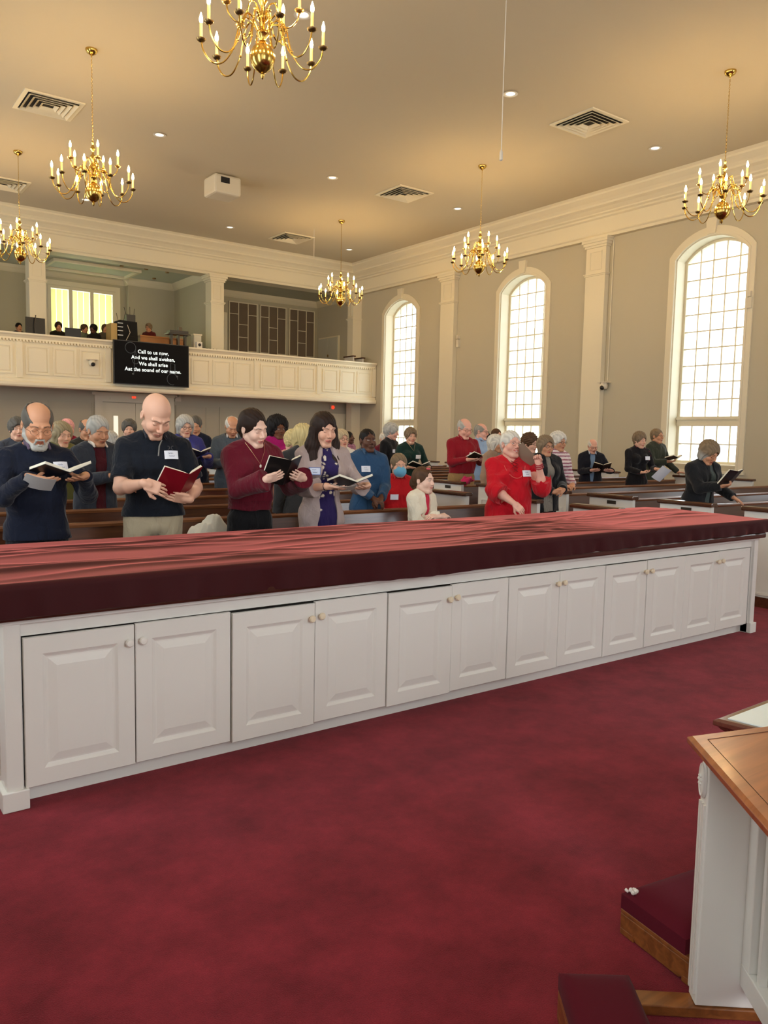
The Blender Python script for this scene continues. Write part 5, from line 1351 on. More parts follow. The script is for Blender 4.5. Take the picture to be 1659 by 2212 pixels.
person(P(279, 909, 10.71, 0, 'person with grey hair barely visible behind the bald person', hair=('fluff', 'dgrey'), top1=dict(col=(40, 44, 54))))
d = P(398, 898, 9.64, 14, 'person with a grey bob and glasses in a royal blue jacket with a book', hs=1.05, fem=True, head=(2, 10, 0), lean=2, hair=('bob', 'silver'), glasses='dark', top1=dict(name='blouse', col=(176, 180, 204)), top2=dict(name='blue_jacket', col=(58, 60, 132), hem=.75, open=(.05, .05)), bottom=dict(col=(24, 24, 30)))
reader(d, cz_=1.30, cx_=.08, tilt=22, label_book='open black book held by the person in the royal blue jacket', yaw=10)
d = P(421, 900, 10.71, 6, 'person with grey hair in a navy sweater beside the royal blue jacket', hs=1.0, head=(-10, 16, 0), hair=('short', 'dgrey'), skin='tan', top1=dict(name='sweater', col=(18, 26, 46)), tag=(.07, .33))
reader(d, cz_=1.22, label_book='dark book held by the person in the navy sweater beside the blue jacket', tilt=10, opening=8)
d = P(507, 900, 9.64, 4, 'bald older person in a slate grey sweater with a white name tag', bx=500, hs=1.03, wd=1.1, fat=1.1, lean=6, head=(6, 24, 0), hair=('balding', 'white'), skin='tan', top1=dict(name='sweater', col=(84, 94, 104), loose=.022), collar=(230, 230, 232), tag=(-.075, .33))
d['L'] = dict(w=wp(d, (.12, -.32, 1.2)), dir=(-.9, -.3, 0), n=(0, .5, .9)); d['R'] = dict(w=wp(d, (-.12, -.32, 1.2)), dir=(.9, -.3, 0), n=(0, .5, .9)); person(d)
d = P(601, 903, 8.57, 22, 'person with big curly black hair and round glasses in a magenta dress', bx=598, hs=1.0, fem=True, head=(2, 4, 0), hair=('curly', 'black'), glasses='dark', skin='brown', top1=dict(name='magenta_dress', col=(158, 14, 96), hem=.5, loose=.02, cuff=.02))
reader(d, cz_=1.27, cx_=.10, tilt=60, label_book='open black book held up by the person in the magenta dress', yaw=14)
person(P(627, 932, 7.5, 10, 'person with short pale blond hair bending over a book beside the magenta dress', hs=1.0, fem=True, head=(0, 34, 0), lean=8, hair=('fluff', 'blond'), top1=dict(col=(214, 160, 140))))
person(P(641, 928, 10.71, 40, 'person with short dark grey hair glimpsed behind the pale blond hair', hair=('short', 'dgrey'), top1=dict(col=(60, 70, 66))))
d = P(661, 918, 6.43, 200, 'person with blond hair in charcoal jacket seen from behind beside the long dark hair', bx=655, hs=1.0, fem=True, hair=('bob', 'blond'), top1=dict(name='charcoal_jacket', col=(58, 58, 60), loose=.02)); person(d)
d = P(736, 929, 8.57, 24, 'person with light hair and glasses in a white blouse right of the taupe cardigan', hs=1.0, fem=True, hair=('bob', (190, 172, 140)), glasses='metal', head=(6, 0, 0), gaze='open', top1=dict(name='white_blouse', col=(228, 220, 208), neck=.03), collar=(232, 226, 216), bottom=dict(col=(60, 40, 50)))
reader(d, cz_=1.05, cx_=.1, tilt=5, label_book='open book held low by the person in the white blouse')
person(P(753, 933, 12.86, 60, 'child with braided black hair in a pink plaid shirt near the rear wall', hs=1.0, fem=True, head=(10, -8, 0), hair=('short', 'black'), skin='dark', gaze='open', top1=dict(name='plaid_shirt', col=(206, 140, 170), pat='plaid', col2=(110, 60, 90), hem=.95), bottom=dict(col=(24, 24, 28))))
person(P(829, 935, 11.91, 30, 'person with white hair and a maroon coat mostly hidden behind the black sweater', hair=('short', 'white'), top1=dict(col=(100, 24, 44))))
d = P(846, 916, 10.96, 62, 'person with white hair in a black sweater turned towards the window', bx=841, hs=1.08, wd=1.1, fat=1.12, head=(20, 6, 0), hair=('fluff', 'silver'), gaze='open', skin='pink', top1=dict(name='black_sweater', col=(18, 18, 22), loose=.02), bottom=dict(col=(20, 20, 24)), tag=(-.06, .34))
d['L'] = dict(w=wp(d, (.2, -.18, 1.0))); d['R'] = dict(w=wp(d, (-.2, -.15, .95))); person(d)
d = P(886, 926, 10.01, 20, 'person with short grey hair in a dark green sweater with a gold necklace', hs=1.0, fem=True, head=(2, 3, 0), hair=('fluff', 'greybrown'), gaze='open', mouth=0, top1=dict(name='green_sweater', col=(22, 52, 48)), bottom=dict(col=(20, 22, 26)), tag=(.09, .32))
r, i = reader(d, cz_=1.12, cx_=.05, tilt=14, label_book='open dark book held by the person in the dark green sweater')
nb = i['nb']; chain([(-.06, nb[1]-.07, nb[2]), (0, nb[1]-.19, nb[2]-.12), (.06, nb[1]-.07, nb[2])], GOLD, 'necklace_chain', r, .0025)

# right block
d = P(1010, 905, 9.06, 28, 'tall person with thin grey hair in a dark red shirt and khaki trousers', bx=1000, hs=1.14, wd=1.12, fat=1.22, lean=3, head=(6, 14, 0), hair=('balding', 'silver'), glasses='metal', skin='pink', gaze='down', top1=dict(name='red_shirt', col=(140, 16, 32), hem=.96, loose=.014, neck=.03), collar=(150, 20, 36), bottom=dict(col=(150, 118, 76)), tag=(.08, .30))
reader(d, cz_=1.28, cx_=.10, tilt=24, label_book='open black book held by the tall person in the dark red shirt', yaw=15)
MB().box(-.19, -.15, -.018, .19, .15, .018).build('unused', BLACK) if False else None
d = P(1036, 915, 10.01, 62, 'balding person with dark glasses in a light blue shirt behind the dark red shirt', hs=1.08, head=(4, 4, 0), hair=('balding', 'grey'), glasses='dark', skin='pink', gaze='open', top1=dict(name='blue_shirt', col=(150, 176, 210), neck=.02), collar=(160, 184, 216), bottom=dict(col=(30, 32, 40)))
reader(d, cz_=1.25, tilt=20, label_book='open book with white pages held by the person in the light blue shirt')
person(P(1071, 927, 11.91, 50, 'person with short brown hair in a grey jacket by the middle window', hair=('short', 'brown'), top1=dict(name='grey_jacket', col=(108, 110, 118))))
person(P(1050, 936, 10.96, 60, 'person in a dark maroon patterned top behind the light blue shirt', hair=('short', 'black'), skin='dark', top1=dict(col=(96, 26, 48), pat='plaid', col2=(150, 60, 80))))
d = P(1075, 940, 8.11, 56, 'person with a white bob in a tan jacket with a grey scarf', bx=1068, hs=1.06, fem=True, head=(6, 2, 0), hair=('bob', 'white'), gaze='open', skin='tan', top1=dict(name='scarf', col=(170, 170, 164)), top2=dict(name='tan_jacket', col=(166, 138, 118), open=(.05, .05)), tag=(-.08, .30), bottom=dict(col=(90, 76, 66))); person(d)
d = P(1140, 938, 7.16, 50, 'person with short dark hair and glasses behind the booklet of the red top', hs=1.02, fem=True, head=(6, 6, 0), hair=('fluff', 'brown'), glasses='metal', gaze='open', top1=dict(name='dark_coat', col=(36, 36, 38), neck=.03), bottom=dict(col=(30, 30, 34))); person(d)
d = P(1168, 942, 6.21, 34, 'person with a brown-grey bob and glasses in a black jacket over patterned blouse', bx=1176, hs=.98, wd=1.08, fat=1.12, fem=True, head=(-4, 2, 0), hair=('bob', 'greybrown'), glasses='dark', skin='tan', gaze='open', mouth=0, lod=1, top1=dict(name='patterned_blouse', col=(132, 126, 116), pat='floral', col2=(90, 84, 78), nf=80, fs=.7, neck=.02), top2=dict(name='black_jacket', col=(22, 22, 26), open=(.05, .08), hem=.8), bottom=dict(col=(28, 28, 34)))
d['L'] = dict(w=wp(d, (.09, -.27, 1.02)), dir=(-.9, -.3, -.1), n=(0, .6, -.4), curl=.8); d['R'] = dict(w=wp(d, (-.05, -.29, 1.0)), dir=(.8, -.3, .1), n=(0, .6, .4), curl=.8); person(d)
d = P(1199, 935, 7.16, 44, 'person with white hair and glasses in a pink and white striped sweater', bx=1203, hs=1.04, wd=1.04, fem=True, head=(4, 2, 0), hair=('fluff', 'white'), glasses='dark', skin='tan', gaze='open', top1=dict(name='striped_sweater', col=(224, 208, 208), pat='stripe', col2=(150, 84, 104), high=True, loose=.018), bottom=dict(col=(40, 36, 44)))
d['L'] = dict(w=wp(d, (.08, -.25, 1.0)), dir=(-.8, -.4, -.3), n=(0, .3, -1), curl=.5); d['R'] = dict(w=wp(d, (-.1, -.25, 1.0)), dir=(.8, -.4, -.3), n=(0, .3, -1), curl=.5); person(d)
d = P(1281, 949, 9.06, 12, 'person in a dark navy suit and blue tie reading by the wall pilaster', bx=1279, hs=1.06, wd=1.1, fat=1.12, lean=4, head=(8, 16, 0), hair=('balding', 'white'), glasses='metal', skin='pink', top1=dict(name='shirt', col=(120, 146, 182)), top2=dict(name='suit_jacket', col=(24, 26, 38), open=(.055, .03), hem=.8), collar=(190, 204, 224), bottom=dict(col=(24, 26, 36)))
r, i = reader(d, cz_=1.10, cx_=.12, tilt=40, label_book='open black book held by the person in the navy suit')
d = P(1386, 935, 8.11, 30, 'person with short grey hair in a black floral top holding a white sheet', bx=1380, hs=1.02, fem=True, lean=2, head=(18, 8, 0), hair=('fluff', 'greybrown'), gaze='open', skin='fair', top1=dict(name='floral_top', col=(22, 20, 24), pat='floral', col2=(120, 36, 56), nf=20, hem=.75, high=True), bottom=dict(col=(20, 20, 24)), tag=(.09, .36))
d['L'] = dict(w=wp(d, (.16, -.3, 1.14)), dir=(.3, -.9, -.1), n=(-.5, 0, 1)); d['R'] = dict(w=wp(d, (-.1, -.3, 1.08)), dir=(.6, -.6, 0), n=(0, 0, 1)); r, i = person(d)
sheet(wp(d, (.20, -.42, 1.06)), Rw(d['rz'])@V3(-1, -.2, .45), Rw(d['rz'])@V3(-.3, -.5, .8), 'white song sheet held by the person in the black floral top', w_=.20, h_=.26, col=(228, 230, 238))
d = P(1417, 927, 9.06, 52, 'person with glasses in a dark green jacket with a hand on the pew cap', bx=1418, hs=1.06, wd=1.1, fat=1.1, head=(4, -2, 0), hair=('short', 'greybrown'), glasses='metal', skin='tan', gaze='open', mouth=1, top1=dict(name='green_jacket', col=(52, 58, 48), neck=.03, loose=.022), bottom=dict(col=(28, 28, 32)))
d['L'] = dict(w=wp(d, (.40, -.22, 1.02)), dir=(.9, -.3, -.1), n=(0, 0, -1), curl=.1, pole=(.2, .5, -1)); d['R'] = dict(w=wp(d, (-.06, -.32, 1.22)), dir=(.7, -.6, 0), n=(0, .4, .9)); r, i = person(d)
held_book(i, .0, 1.27, -.42, 14, 'open black book held in one hand by the person in the dark green jacket', w_=.12)
d = P(1528, 953, 5.26, 40, 'person with a grey bob and glasses in a black cardigan leaning forward with a book', bx=1512, hs=1.12, wd=1.08, fat=1.08, fem=True, lean=12, head=(8, 26, 0), hair=('bob', 'greybrown', 'silver'), glasses='dark', skin='tan', mouth=1, top1=dict(name='patterned_dress', col=(74, 84, 82), hem=.4, pat='floral', col2=(40, 46, 50), nf=60, neck=.05), top2=dict(name='black_cardigan', col=(26, 28, 32), open=(.035, .05), ox=.05, hem=.82, loose=.016, sleeve='long'), bottom=dict(col=(60, 70, 68), skirt=True))
d['L'] = dict(w=wp(d, (.32, -.22, .96)), dir=(.6, -.5, -.45), n=(0, .2, -1), curl=.15, pole=(.4, .6, -.6)); d['R'] = dict(w=wp(d, (-.03, -.42, 1.10)), dir=(.8, -.4, .1), n=(.0, .5, 1), curl=.5)
r, i = person(d)
held_book(i, .08, 1.19, -.46, 52, 'open black book held by the person in the black cardigan', yaw=24, w_=.16, opening=10)

# loft musicians behind the balcony rail (floor of the loft at 2.95)
def L_(px, py, Y, net, label, **k):
    d = P(px, py, Y, net, label, **k); d['z0'] = 2.95; d['sit'] = True; d['h'] = 1.70; d['lod'] = 2
    d.setdefault('top1', dict(col=(30, 26, 24))); return d
DK = (60, 42, 34)
for a in ((40, 698, 23.5, 20, 'person in a dark cap in the loft left of the column', dict(hair=('short', 'black'))),
          (126, 697, 22.5, 10, 'person with dark hair and headphones in the loft right of the big monitor', dict(hair=('fluff', 'dark'))),
          (181, 702, 23.3, 40, 'person with short brown hair in the loft behind the flat monitor', dict(hair=('fluff', 'brown'), top1=dict(col=(110, 120, 100)))),
          (203, 702, 22.6, -40, 'person with curly black hair seen in silhouette before the loft blinds', dict(hair=('fluff', 'black'), skin='dark')),
          (227, 701, 22.6, 10, 'person with long brown hair in the loft beside the equipment rack', dict(hair=('bob', 'brown'), fem=True, top1=dict(col=(90, 84, 70)))),
          (322, 700, 23.1, -30, 'person in a red shirt with headphones behind the wooden desk in the loft', dict(hair=('fluff', 'greybrown'), skin='tan', glasses='dark', top1=dict(col=(96, 30, 30))))):
    dd = L_(*a[:5], skin=a[5].pop('skin', 'tan'), **a[5]) ; dd['top'] = float(at(a[0], a[1], Y=a[2])[2]); person(dd)

# ------------------------------------------------------------------ chancel rail, kneelers
U1 = np.array([-.634, -.773]); E2 = np.array([.773, -.634]); O2 = np.array([1.952, 1.164])
def RL(a, b): p = O2+U1*a+E2*b; return (float(p[0]), float(p[1]))
RM = Matrix([[U1[0], E2[0], 0, O2[0]], [U1[1], E2[1], 0, O2[1]], [0, 0, 1, 0], [0, 0, 0, 1]])
def poly_box(m, pts, z0, z1): m.prism([tuple(p) for p in pts], 2, z0, z1)
def inset(pts, d):
    P_ = [Vector(p) for p in pts]; n = len(P_); out = []; ar = sum(P_[i].x*P_[(i+1) % n].y-P_[(i+1) % n].x*P_[i].y for i in range(n)); sg = 1 if ar > 0 else -1
    for i in range(n):
        a, b, c = P_[i-1], P_[i], P_[(i+1) % n]; d1 = (b-a).normalized(); d2 = (c-b).normalized()
        n1 = Vector((-d1.y, d1.x))*sg; n2 = Vector((-d2.y, d2.x))*sg; bis = (n1+n2).normalized(); out.append(tuple(b+bis*(d/max(.3, bis.dot(n1)))))
    return out
def moulded_top(name, pts, zt, mtl, parent, line=True):
    m = MB(); prof = [(0.012, zt), (0, zt-.006), (0, zt-.020), (.010, zt-.026), (.016, zt-.034), (.030, zt-.046), (.036, zt-.052)]
    loops = [inset(pts, d) if d else list(pts) for d, z in prof]; n = len(pts); vs = []; fs = []
    for lp, (d, z) in zip(loops, prof): vs += [(p[0], p[1], z) for p in lp]
    for j in range(len(prof)-1): fs += [(j*n+i, j*n+(i+1) % n, (j+1)*n+(i+1) % n, (j+1)*n+i) for i in range(n)]
    fs += [tuple(range(n)), tuple(range((len(prof)-1)*n, len(prof)*n))[::-1]]
    m.add(vs, fs); o = m.build(name, mtl, parent, bevel=.002)
    if line:
        q0 = inset(pts, .045); m = MB(); m.tube([(p[0], p[1], zt+.0002) for p in q0], .0012, 4, closed=True); m.build('inlay_line', mat('inlay_dark', hexc(60, 30, 16), .5), o)
    return o
r = thing('altar_rail', 'white altar rail section with a brown wooden top at the right edge', 'rail', (0, 0, 0))
P0 = np.array([1.905, 1.185]); P1 = P0+U1*1.5; P2 = P1+E2*.42; P3 = P0+np.array([.956, -.294])*.42
moulded_top('wooden_top', [tuple(P0), tuple(P1), tuple(P2), tuple(P3)], .782, CHERRY, r)
m = MB(); m.box(0, 0, .032, .055, .175, .732, RM); e = m.build('end_board', WHITE, r, bevel=.003)
m = MB()
for a in (.008, .024, .040): m.box(a, -.006, .06, a+.008, .001, .60, RM)
m.build('fluting', WHITE, e)
m = MB(); M = RM@Matrix.Translation((.028, -.003, .665)); m.sphere((0, 0, 0), 1, 20, 12, M, sc=(.021, .010, .052)); m.tube([(.017*math.cos(t), -.006, .044*math.sin(t)) for t in [2*PI*i/20 for i in range(20)]], .0028, 5, M, closed=True)
for q in range(6): t = q*PI/3; m.sphere((.008*math.cos(t), -.010, .012*math.sin(t)), .0045, 8, 6, M)
m.build('carved_rosette', WHITE, e, smooth=True)
m = MB(); m.box(.055, .115, .10, 1.45, .155, .165, RM); m.box(.055, .115, .66, 1.45, .155, .732, RM); m.box(.055, .115, .165, .105, .155, .66, RM); m.box(1.40, .115, .165, 1.45, .155, .66, RM)
m.build('panel_frame', WHITE, r, bevel=.003)
m = MB()
for c0 in (.26, .50, .74, .98, 1.22):
    for rr_, zc_ in ((.09, .52), (.085, .30)):
        m.tube([(c0+rr_*.62*math.cos(t), .135, zc_+rr_*math.sin(t)) for t in [2*PI*i/28 for i in range(28)]], .009, 6, RM, closed=True)
        m.tube([(c0+rr_*.36*math.cos(t), .135, zc_+rr_*.62*math.sin(t)) for t in [2*PI*i/24 for i in range(24)]], .006, 6, RM, closed=True)
    m.sphere((c0, .135, .41), .02, 10, 8, RM); m.box(c0-.006, .13, .16, c0+.006, .142, .66, RM)
    m.box(c0-.125, .125, .16, c0-.108, .145, .66, RM)
m.build('scroll_lattice', WHITE, r, smooth=True)
MB().box(.055, .158, .10, 1.40, .172, .732, RM).build('back_panel', WHITE, r)
m = MB(); m.box(0, -.17, 0, .062, .60, .03, RM); m.build('floor_sill', OAK, r, bevel=.003)
m = MB(); m.box(1.40, .0, .03, 1.455, .175, .732, RM); m.build('end_board', WHITE, r)
zq = .70
q0 = at(1540, 1552, Z=zq)[:2]; q1 = at(1659, 1582, Z=zq)[:2]; q3 = at(1659, 1508, Z=zq)[:2]
d1 = nrm(q1-q0); d3 = nrm(q3-q0)
r = thing('altar_table', 'glossy dark-edged table top just beyond the wooden altar rail', 'table', (0, 0, 0))
pts = [tuple(q0), tuple(q0+d1*.30), tuple(q0+d1*.30+d3*.9), tuple(q0+d3*.9)]
SHINE = wood('dark_gloss_wood', hexc(84, 44, 34), hexc(110, 62, 50), .12, 1.0)
moulded_top('table_top', pts, zq, SHINE, r, False)
q = inset(pts, .03); m = MB(); m.prism(q, 2, zq, zq+.003); m.build('painted_reflection', mat('reflection_white', hexc(214, 224, 222), .35, bump=.1, bscale=30), r)  # pale sheet: window reflection on the glossy top put in as colour
m = MB(); m.prism(inset(pts, .06), 2, 0, zq-.05); m.build('table_body', SHINE, r)
MAROON = mat('maroon_upholstery', hexc(86, 20, 34), .95, sheen=.05, spec=.1, bump=.15, bscale=400)
def kneeler(o, da, db, la, lb, label, zc=.155, ex=.1):
    r = thing('kneeler', label, 'kneeler', (float(o[0]), float(o[1]), 0))
    M = Matrix([[da[0], db[0], 0, 0], [da[1], db[1], 0, 0], [0, 0, 1, 0], [0, 0, 0, 1]])
    m = MB(); m.prism([(0, .02), (.05, .02), (.07, .005), (la+ex-.07, .005), (la+ex-.05, .02), (la+ex, .02), (la+ex, .07), (0, .07)], 1, 0, .02, M); m.prism([(0, .02), (.05, .02), (.07, .005), (la+ex-.07, .005), (la+ex-.05, .02), (la+ex, .02), (la+ex, .07), (0, .07)], 1, lb-.02, lb, M)
    m.box(.0, .02, .03, .02, lb-.02, .07, M); m.box(la-.02, .02, .03, la, lb-.02, .07, M); m.box(.0, 0, .07, la+ex*.3, lb, .085, M)
    for a_ in (0, la+ex-.06):
        for b_ in (0, lb-.02): m.box(a_, b_, 0, a_+.06, b_+.02, .022, M)
    m.build('wooden_base', OAK, r, bevel=.003)
    n = 14; vs = []; fs = []
    for i in range(n+1):
        for j in range(n+1):
            u, v = i/n, j/n; ed = min(u, 1-u, v, 1-v); hz = .095+(zc-.095)*min(1, .62+.38*(ed*8)**.5)+.006*math.sin(u*PI)*math.sin(v*PI)
            vs.append((u*la, v*lb, hz))
    for i in range(n):
        for j in range(n): a = i*(n+1)+j; fs.append((a, a+1, a+n+2, a+n+1))
    k = len(vs); bd = [(i, 0) for i in range(n)]+[(n, j) for j in range(n)]+[(i, n) for i in range(n, 0, -1)]+[(0, j) for j in range(n, 0, -1)]
    for i, j in bd: vs.append((i/n*la, j/n*lb, .085))
    for q_ in range(len(bd)):
        i, j = bd[q_]; i2, j2 = bd[(q_+1) % len(bd)]; fs.append((i*(n+1)+j, i2*(n+1)+j2, k+(q_+1) % len(bd), k+q_))
    m = MB(); m.add(vs, fs, M); c = m.build('cushion', MAROON, r, smooth=True)
    return r, M
kr, KM_ = kneeler((2.055, 1.475), nrm([-.16, -.98]), nrm([.98, -.16]), .26, .48, 'maroon cushioned wooden kneeler standing behind the white altar rail', .155, .05)
m = MB(); random.seed(2)
for _ in range(14): m.sphere((.022+random.uniform(-.014, .014), .022+random.uniform(-.012, .014), .146+random.uniform(-.004, .006)), random.uniform(.004, .008), 6, 5, KM_)
m.build('torn_stuffing', mat('white_fluff', hexc(232, 224, 220), .9), kr, smooth=True)
kneeler((1.60, 1.335), nrm([-.6, -.8]), nrm([.8, -.6]), .40, .19, 'maroon cushioned wooden kneeler cut by the bottom edge of the photo', .15, .02)

# ------------------------------------------------------------------ loft furniture
def base(px, py, Y): p = at(px, py, Y=Y); return p
r = thing('monitor', 'large black monitor on a stand by the loft column', 'monitor', (float(at(77, 700, Y=21.75)[0]), 21.75, 3.9))
MB().box(-.24, 0, .06, .24, .05, .50, Matrix.Rotation(.15, 4, 'Z')).build('screen_panel', BLACK, r, bevel=.006)
MB().box(-.03, .05, -.1, .03, .09, .4).build('stand', BLACK, r)
MB().tube([(-.02, -.03, .08), (-.04, -.05, .3), (.0, -.03, .56)], .012, 6).build('microphone_arm', PLATE, r)
MB().box(-.3, -.15, -.95, .3, .25, -.1).build('desk_shelf', SLOT, r)
r = thing('monitor', 'low flat black monitor in the loft before the blinds', 'monitor', (float(at(158, 712, Y=21.7)[0]), 21.7, 3.9))
MB().box(-.2, 0, .08, .2, .04, .32).build('screen_panel', BLACK, r, bevel=.005); MB().box(-.03, .03, -.95, .03, .07, .1).build('stand', BLACK, r)
x0 = float(at(275, 712, Y=21.8)[0])
r = thing('equipment_rack', 'black cloth-draped equipment rack with a router and antennas in the loft', 'equipment', (x0, 21.8, 2.95))
MB().prism([(-.27, 0), (.33, 0), (.27, 1.6), (-.2, 1.62)], 1, 0, .5).build('rack_body', mat('black_cloth', hexc(16, 16, 18), .9), r)
MB().box(-.42, .05, 0, -.26, .5, 1.52).build('side_panel', mat('plywood', hexc(190, 160, 100), .6), r)
m = MB()
for z in (1.2, 1.32, 1.42, 1.52): m.box(-.26, -.012, z, -.12, 0, z+.025)
m.build('rack_lights', mat('rack_label', hexc(200, 205, 210), .4), r)
m = MB(); m.box(.02, .1, 1.61, .26, .3, 1.80); m.build('router_box', BLACK, r)
for k, (xx, hh_, t) in enumerate(((-.18, .2, -.05), (-.03, .2, .04), (.04, .2, -.06), (.14, .22, 0), (.25, .18, .02))):
    z0_ = 1.62 if k < 2 else 1.80; MB().tube([(xx, .2, z0_), (xx+t, .2, z0_+hh_)], .007, 5).build('antenna', BLACK, r)
MB().tube([(.0, -.01, 1.5), (.06, -.05, 1.3), (-.06, -.03, 1.05), (-.1, -.01, .98)], .008, 5).build('white_cable', PLASTIC, r)
x0 = float(at(303, 730, Y=22.0)[0]); x1 = float(at(396, 745, Y=22.0)[0])
r = thing('organ_desk', 'light orange wooden organ desk in the loft behind the screen', 'desk', ((x0+x1)/2, 22.0, 2.95))
m = MB(); h_ = (x1-x0)/2; m.box(-h_, 0, 0, h_, .5, 1.27); m.box(-h_-.02, -.03, 1.25, h_+.02, .5, 1.29); m.build('desk_body', mat('orange_wood', hexc(176, 116, 56), .5), r)
x0 = float(at(383, 712, Y=21.6)[0])
r = thing('keyboard_stand', 'black keyboard on a dark stand in front of the loft organ desk', 'keyboard', (x0, 21.5, 2.95))
MB().box(-.27, -.05, 1.36, .27, .22, 1.44).build('keyboard', mat('keyboard_grey', hexc(52, 50, 50), .5), r, bevel=.01)
MB().box(-.32, -.08, 1.33, .32, .26, 1.36).build('shelf', BLACK, r)
for s in (-.2, 0, .2): MB().box(s-.03, 0, 0, s+.03, .1, 1.33).build('leg', BLACK, r)
MB().box(.04, .1, 1.44, .14, .2, 1.56).build('small_box', PLATE, r)
p = at(426, 742, Y=21.4)
r = thing('speaker', 'small white desktop speaker on the loft rail left of the column', 'speaker', (float(p[0]), 21.3, 3.905))
MB().box(-.08, -.07, 0, .08, .07, .2).build('cabinet', WHITE, r, bevel=.006); MB().lathe([(.045, 0), (.045, .005), (.02, .012)], 14, Matrix.Translation((0, -.07, .12))@Matrix.Rotation(PI/2, 4, 'X')).build('cone', BLACK, r)
r = thing('storage_box', 'pale tall box behind the small white loft speaker', 'box', (float(at(424, 728, Y=21.75)[0]), 21.75, 2.955)); MB().box(-.12, -.1, .0, .12, .1, 1.40).build('bin', mat('bin_plastic', hexc(196, 194, 178), .4), r, bevel=.03); MB().box(-.13, -.11, 1.38, .13, .11, 1.42).build('lid', PLASTIC, r)
m = MB(); 
for i in range(5): m.sphere((float(at(440+7*i, 748+i, Y=21.25)[0]), 21.25, 3.93), .028, 8, 6)
o = m.build('cable_bundle', SLOT, smooth=True); tag(o, 'dark bunched cable lying on the balcony rail beside the loft column', 'cable', kind='stuff')
r = thing('loft_pew', 'dark pew back with white ends above the balcony rail below the grilles', 'pew', (13.1, 21.95, 2.95))
MB().box(-1.7, 0, .3, 1.35, .05, 1.08).build('backrest', PEWW, r)
for x in (1.35,): MB().box(x, -.4, 0, x+.05, .1, 1.17).build('end_panel', WHITE, r); MB().box(x-.03, -.45, 1.17, x+.08, .12, 1.21).build('cap', CAPW, r)
r = thing('loft_pew', 'short dark-capped white pew end in the loft corner', 'pew', (14.75, 21.7, 2.95)); MB().box(-.03, -.3, 0, .02, .1, 1.12).build('end_panel', WHITE, r); MB().box(-.06, -.35, 1.12, .05, .14, 1.16).build('cap', CAPW, r)

# heaped coats on the pews
def heap(cx_, cy_, cz_, sx, sy, sz, col, label, seed, name='coat', h=.006):
    F = Field(); rs = np.random.RandomState(seed)
    for k in range(9):
        a = V3(rs.uniform(-1, 1)*sx, rs.uniform(-.6, .6)*sy, rs.uniform(-1, -.1)*sz); b = a+V3(rs.uniform(.2, .9)*sx, rs.uniform(-.4, .4)*sy, rs.uniform(.1, .9)*sz)
        F.u(Prim('cone', a, b, .022+.02*rs.rand(), .016+.02*rs.rand()), .03)
    D = rs.randn(3, 3)*28
    F.disp = lambda p: .009*np.abs(np.sin(p@V3(20, 30, 34)+1.6*np.sin(p@D[1]*.4)))+.004*np.sin(p@D[2])
    F.i(Prim('half', V3(0, 0, -1), sz*1.6)); v, q = F.mesh(h)
    o = np_mesh(name, v, q, CLOTH, None, np.tile(lin(col), (len(v), 1))); o.location = (cx_, cy_, cz_); return tag(o, label, 'coat')
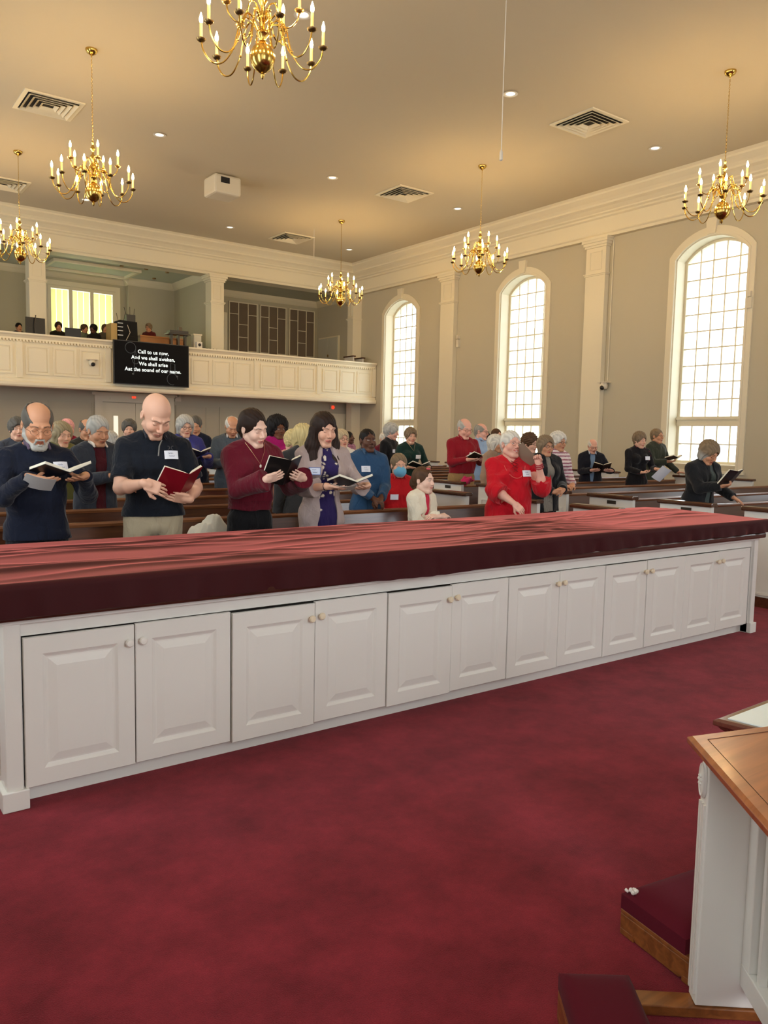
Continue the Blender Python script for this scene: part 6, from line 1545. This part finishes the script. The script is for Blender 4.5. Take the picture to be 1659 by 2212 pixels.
def coat_heap(cx_, cy_, sx, sy, zb, zt0, zt1, col, label):
    m = MB(); n1, n2 = 70, 44; vs = []; fs = []
    for i in range(n1+1):
        for j in range(n2+1):
            u = -1+2*i/n1; v = -1+2*j/n2; r4 = min(1, u**4+v**4); e = (1-r4)**.4
            peak = zt0+(zt1-zt0)*math.exp(-((u-.35)/.45)**2)
            fold = .016*math.sin(9*u+3.5*v+1.5*math.sin(4*u))+.006*math.sin(17*u-6*v+2*math.sin(5*v))
            vs.append((u*sx*(1+.06*math.sin(7*v)), v*sy, zb+e*(peak-zb+fold)))
    for i in range(n1):
        for j in range(n2): a = i*(n2+1)+j; fs.append((a, a+1, a+n2+2, a+n2+1))
    m.add(vs, fs); o = m.build('coat', mat('cream_wool', hexc(206, 200, 184), .95, bump=.3, bscale=120, sheen=.2), smooth=True); o.location = (cx_, cy_, 0); return tag(o, label, 'coat')
p = at(446, 1146, Y=5.93); coat_heap(float(p[0]), 5.90, .20, .13, .445, .83, .925, None, 'crumpled cream coat heaped on the pew between the bald and maroon-sweater readers')
p = at(1027, 1030, Y=8.4); heap(float(p[0]), 8.55, float(p[2])-.05, .10, .06, .07, (196, 40, 96), 'bright pink coat lying on the pew behind the white end panel', 8, h=.01)

# ------------------------------------------------------------------ outside the windows
struct(MB().box(15.6, -30, -.4, 90, 90, -.3).build('ground_outside', mat('pavement', hexc(226, 222, 206), .9)))
r = thing('building', 'sunlit brick and cream building seen through the far arched window', 'building', (34, 44, -.3))
BR, nt_, pb = nodes('brick_wall'); bt_ = nt_.nodes.new('ShaderNodeTexBrick'); bt_.inputs['Scale'].default_value = 6; bt_.inputs['Color1'].default_value = (.85, .42, .26, 1); bt_.inputs['Color2'].default_value = (.78, .40, .26, 1); bt_.inputs['Mortar'].default_value = (.8, .65, .5, 1)
tc_ = nt_.nodes.new('ShaderNodeTexCoord'); nt_.links.new(tc_.outputs['Object'], bt_.inputs[0]); nt_.links.new(bt_.outputs[0], pb.inputs['Base Color'])
YR = mat('yellow_render', (.86, .76, .5, 1), .9); CRM = mat('cream_render', (.9, .86, .76, 1), .9)
MB().box(-3, -14, 5.1, 8, 16, 6.2).build('brick_band', BR, r); MB().box(-2.9, -13.9, 0, 8, 15.9, 5.1).build('ground_storey', YR, r)
MB().box(-2.9, -13.9, 6.2, 8, 15.9, 7.4).build('upper_storey', CRM, r); MB().box(-3.5, -14.5, 7.4, 8.5, 16.5, 7.7).build('flat_roof', mat('roof_slate', (.55, .55, .55, 1), .8), r)
for k in range(16): MB().box(-2.95, -13.2+1.8*k, 1.2, -2.9, -12.4+1.8*k, 4.4).build('window', mat('blue_pane', (.7, .82, .86, 1), .3), r)
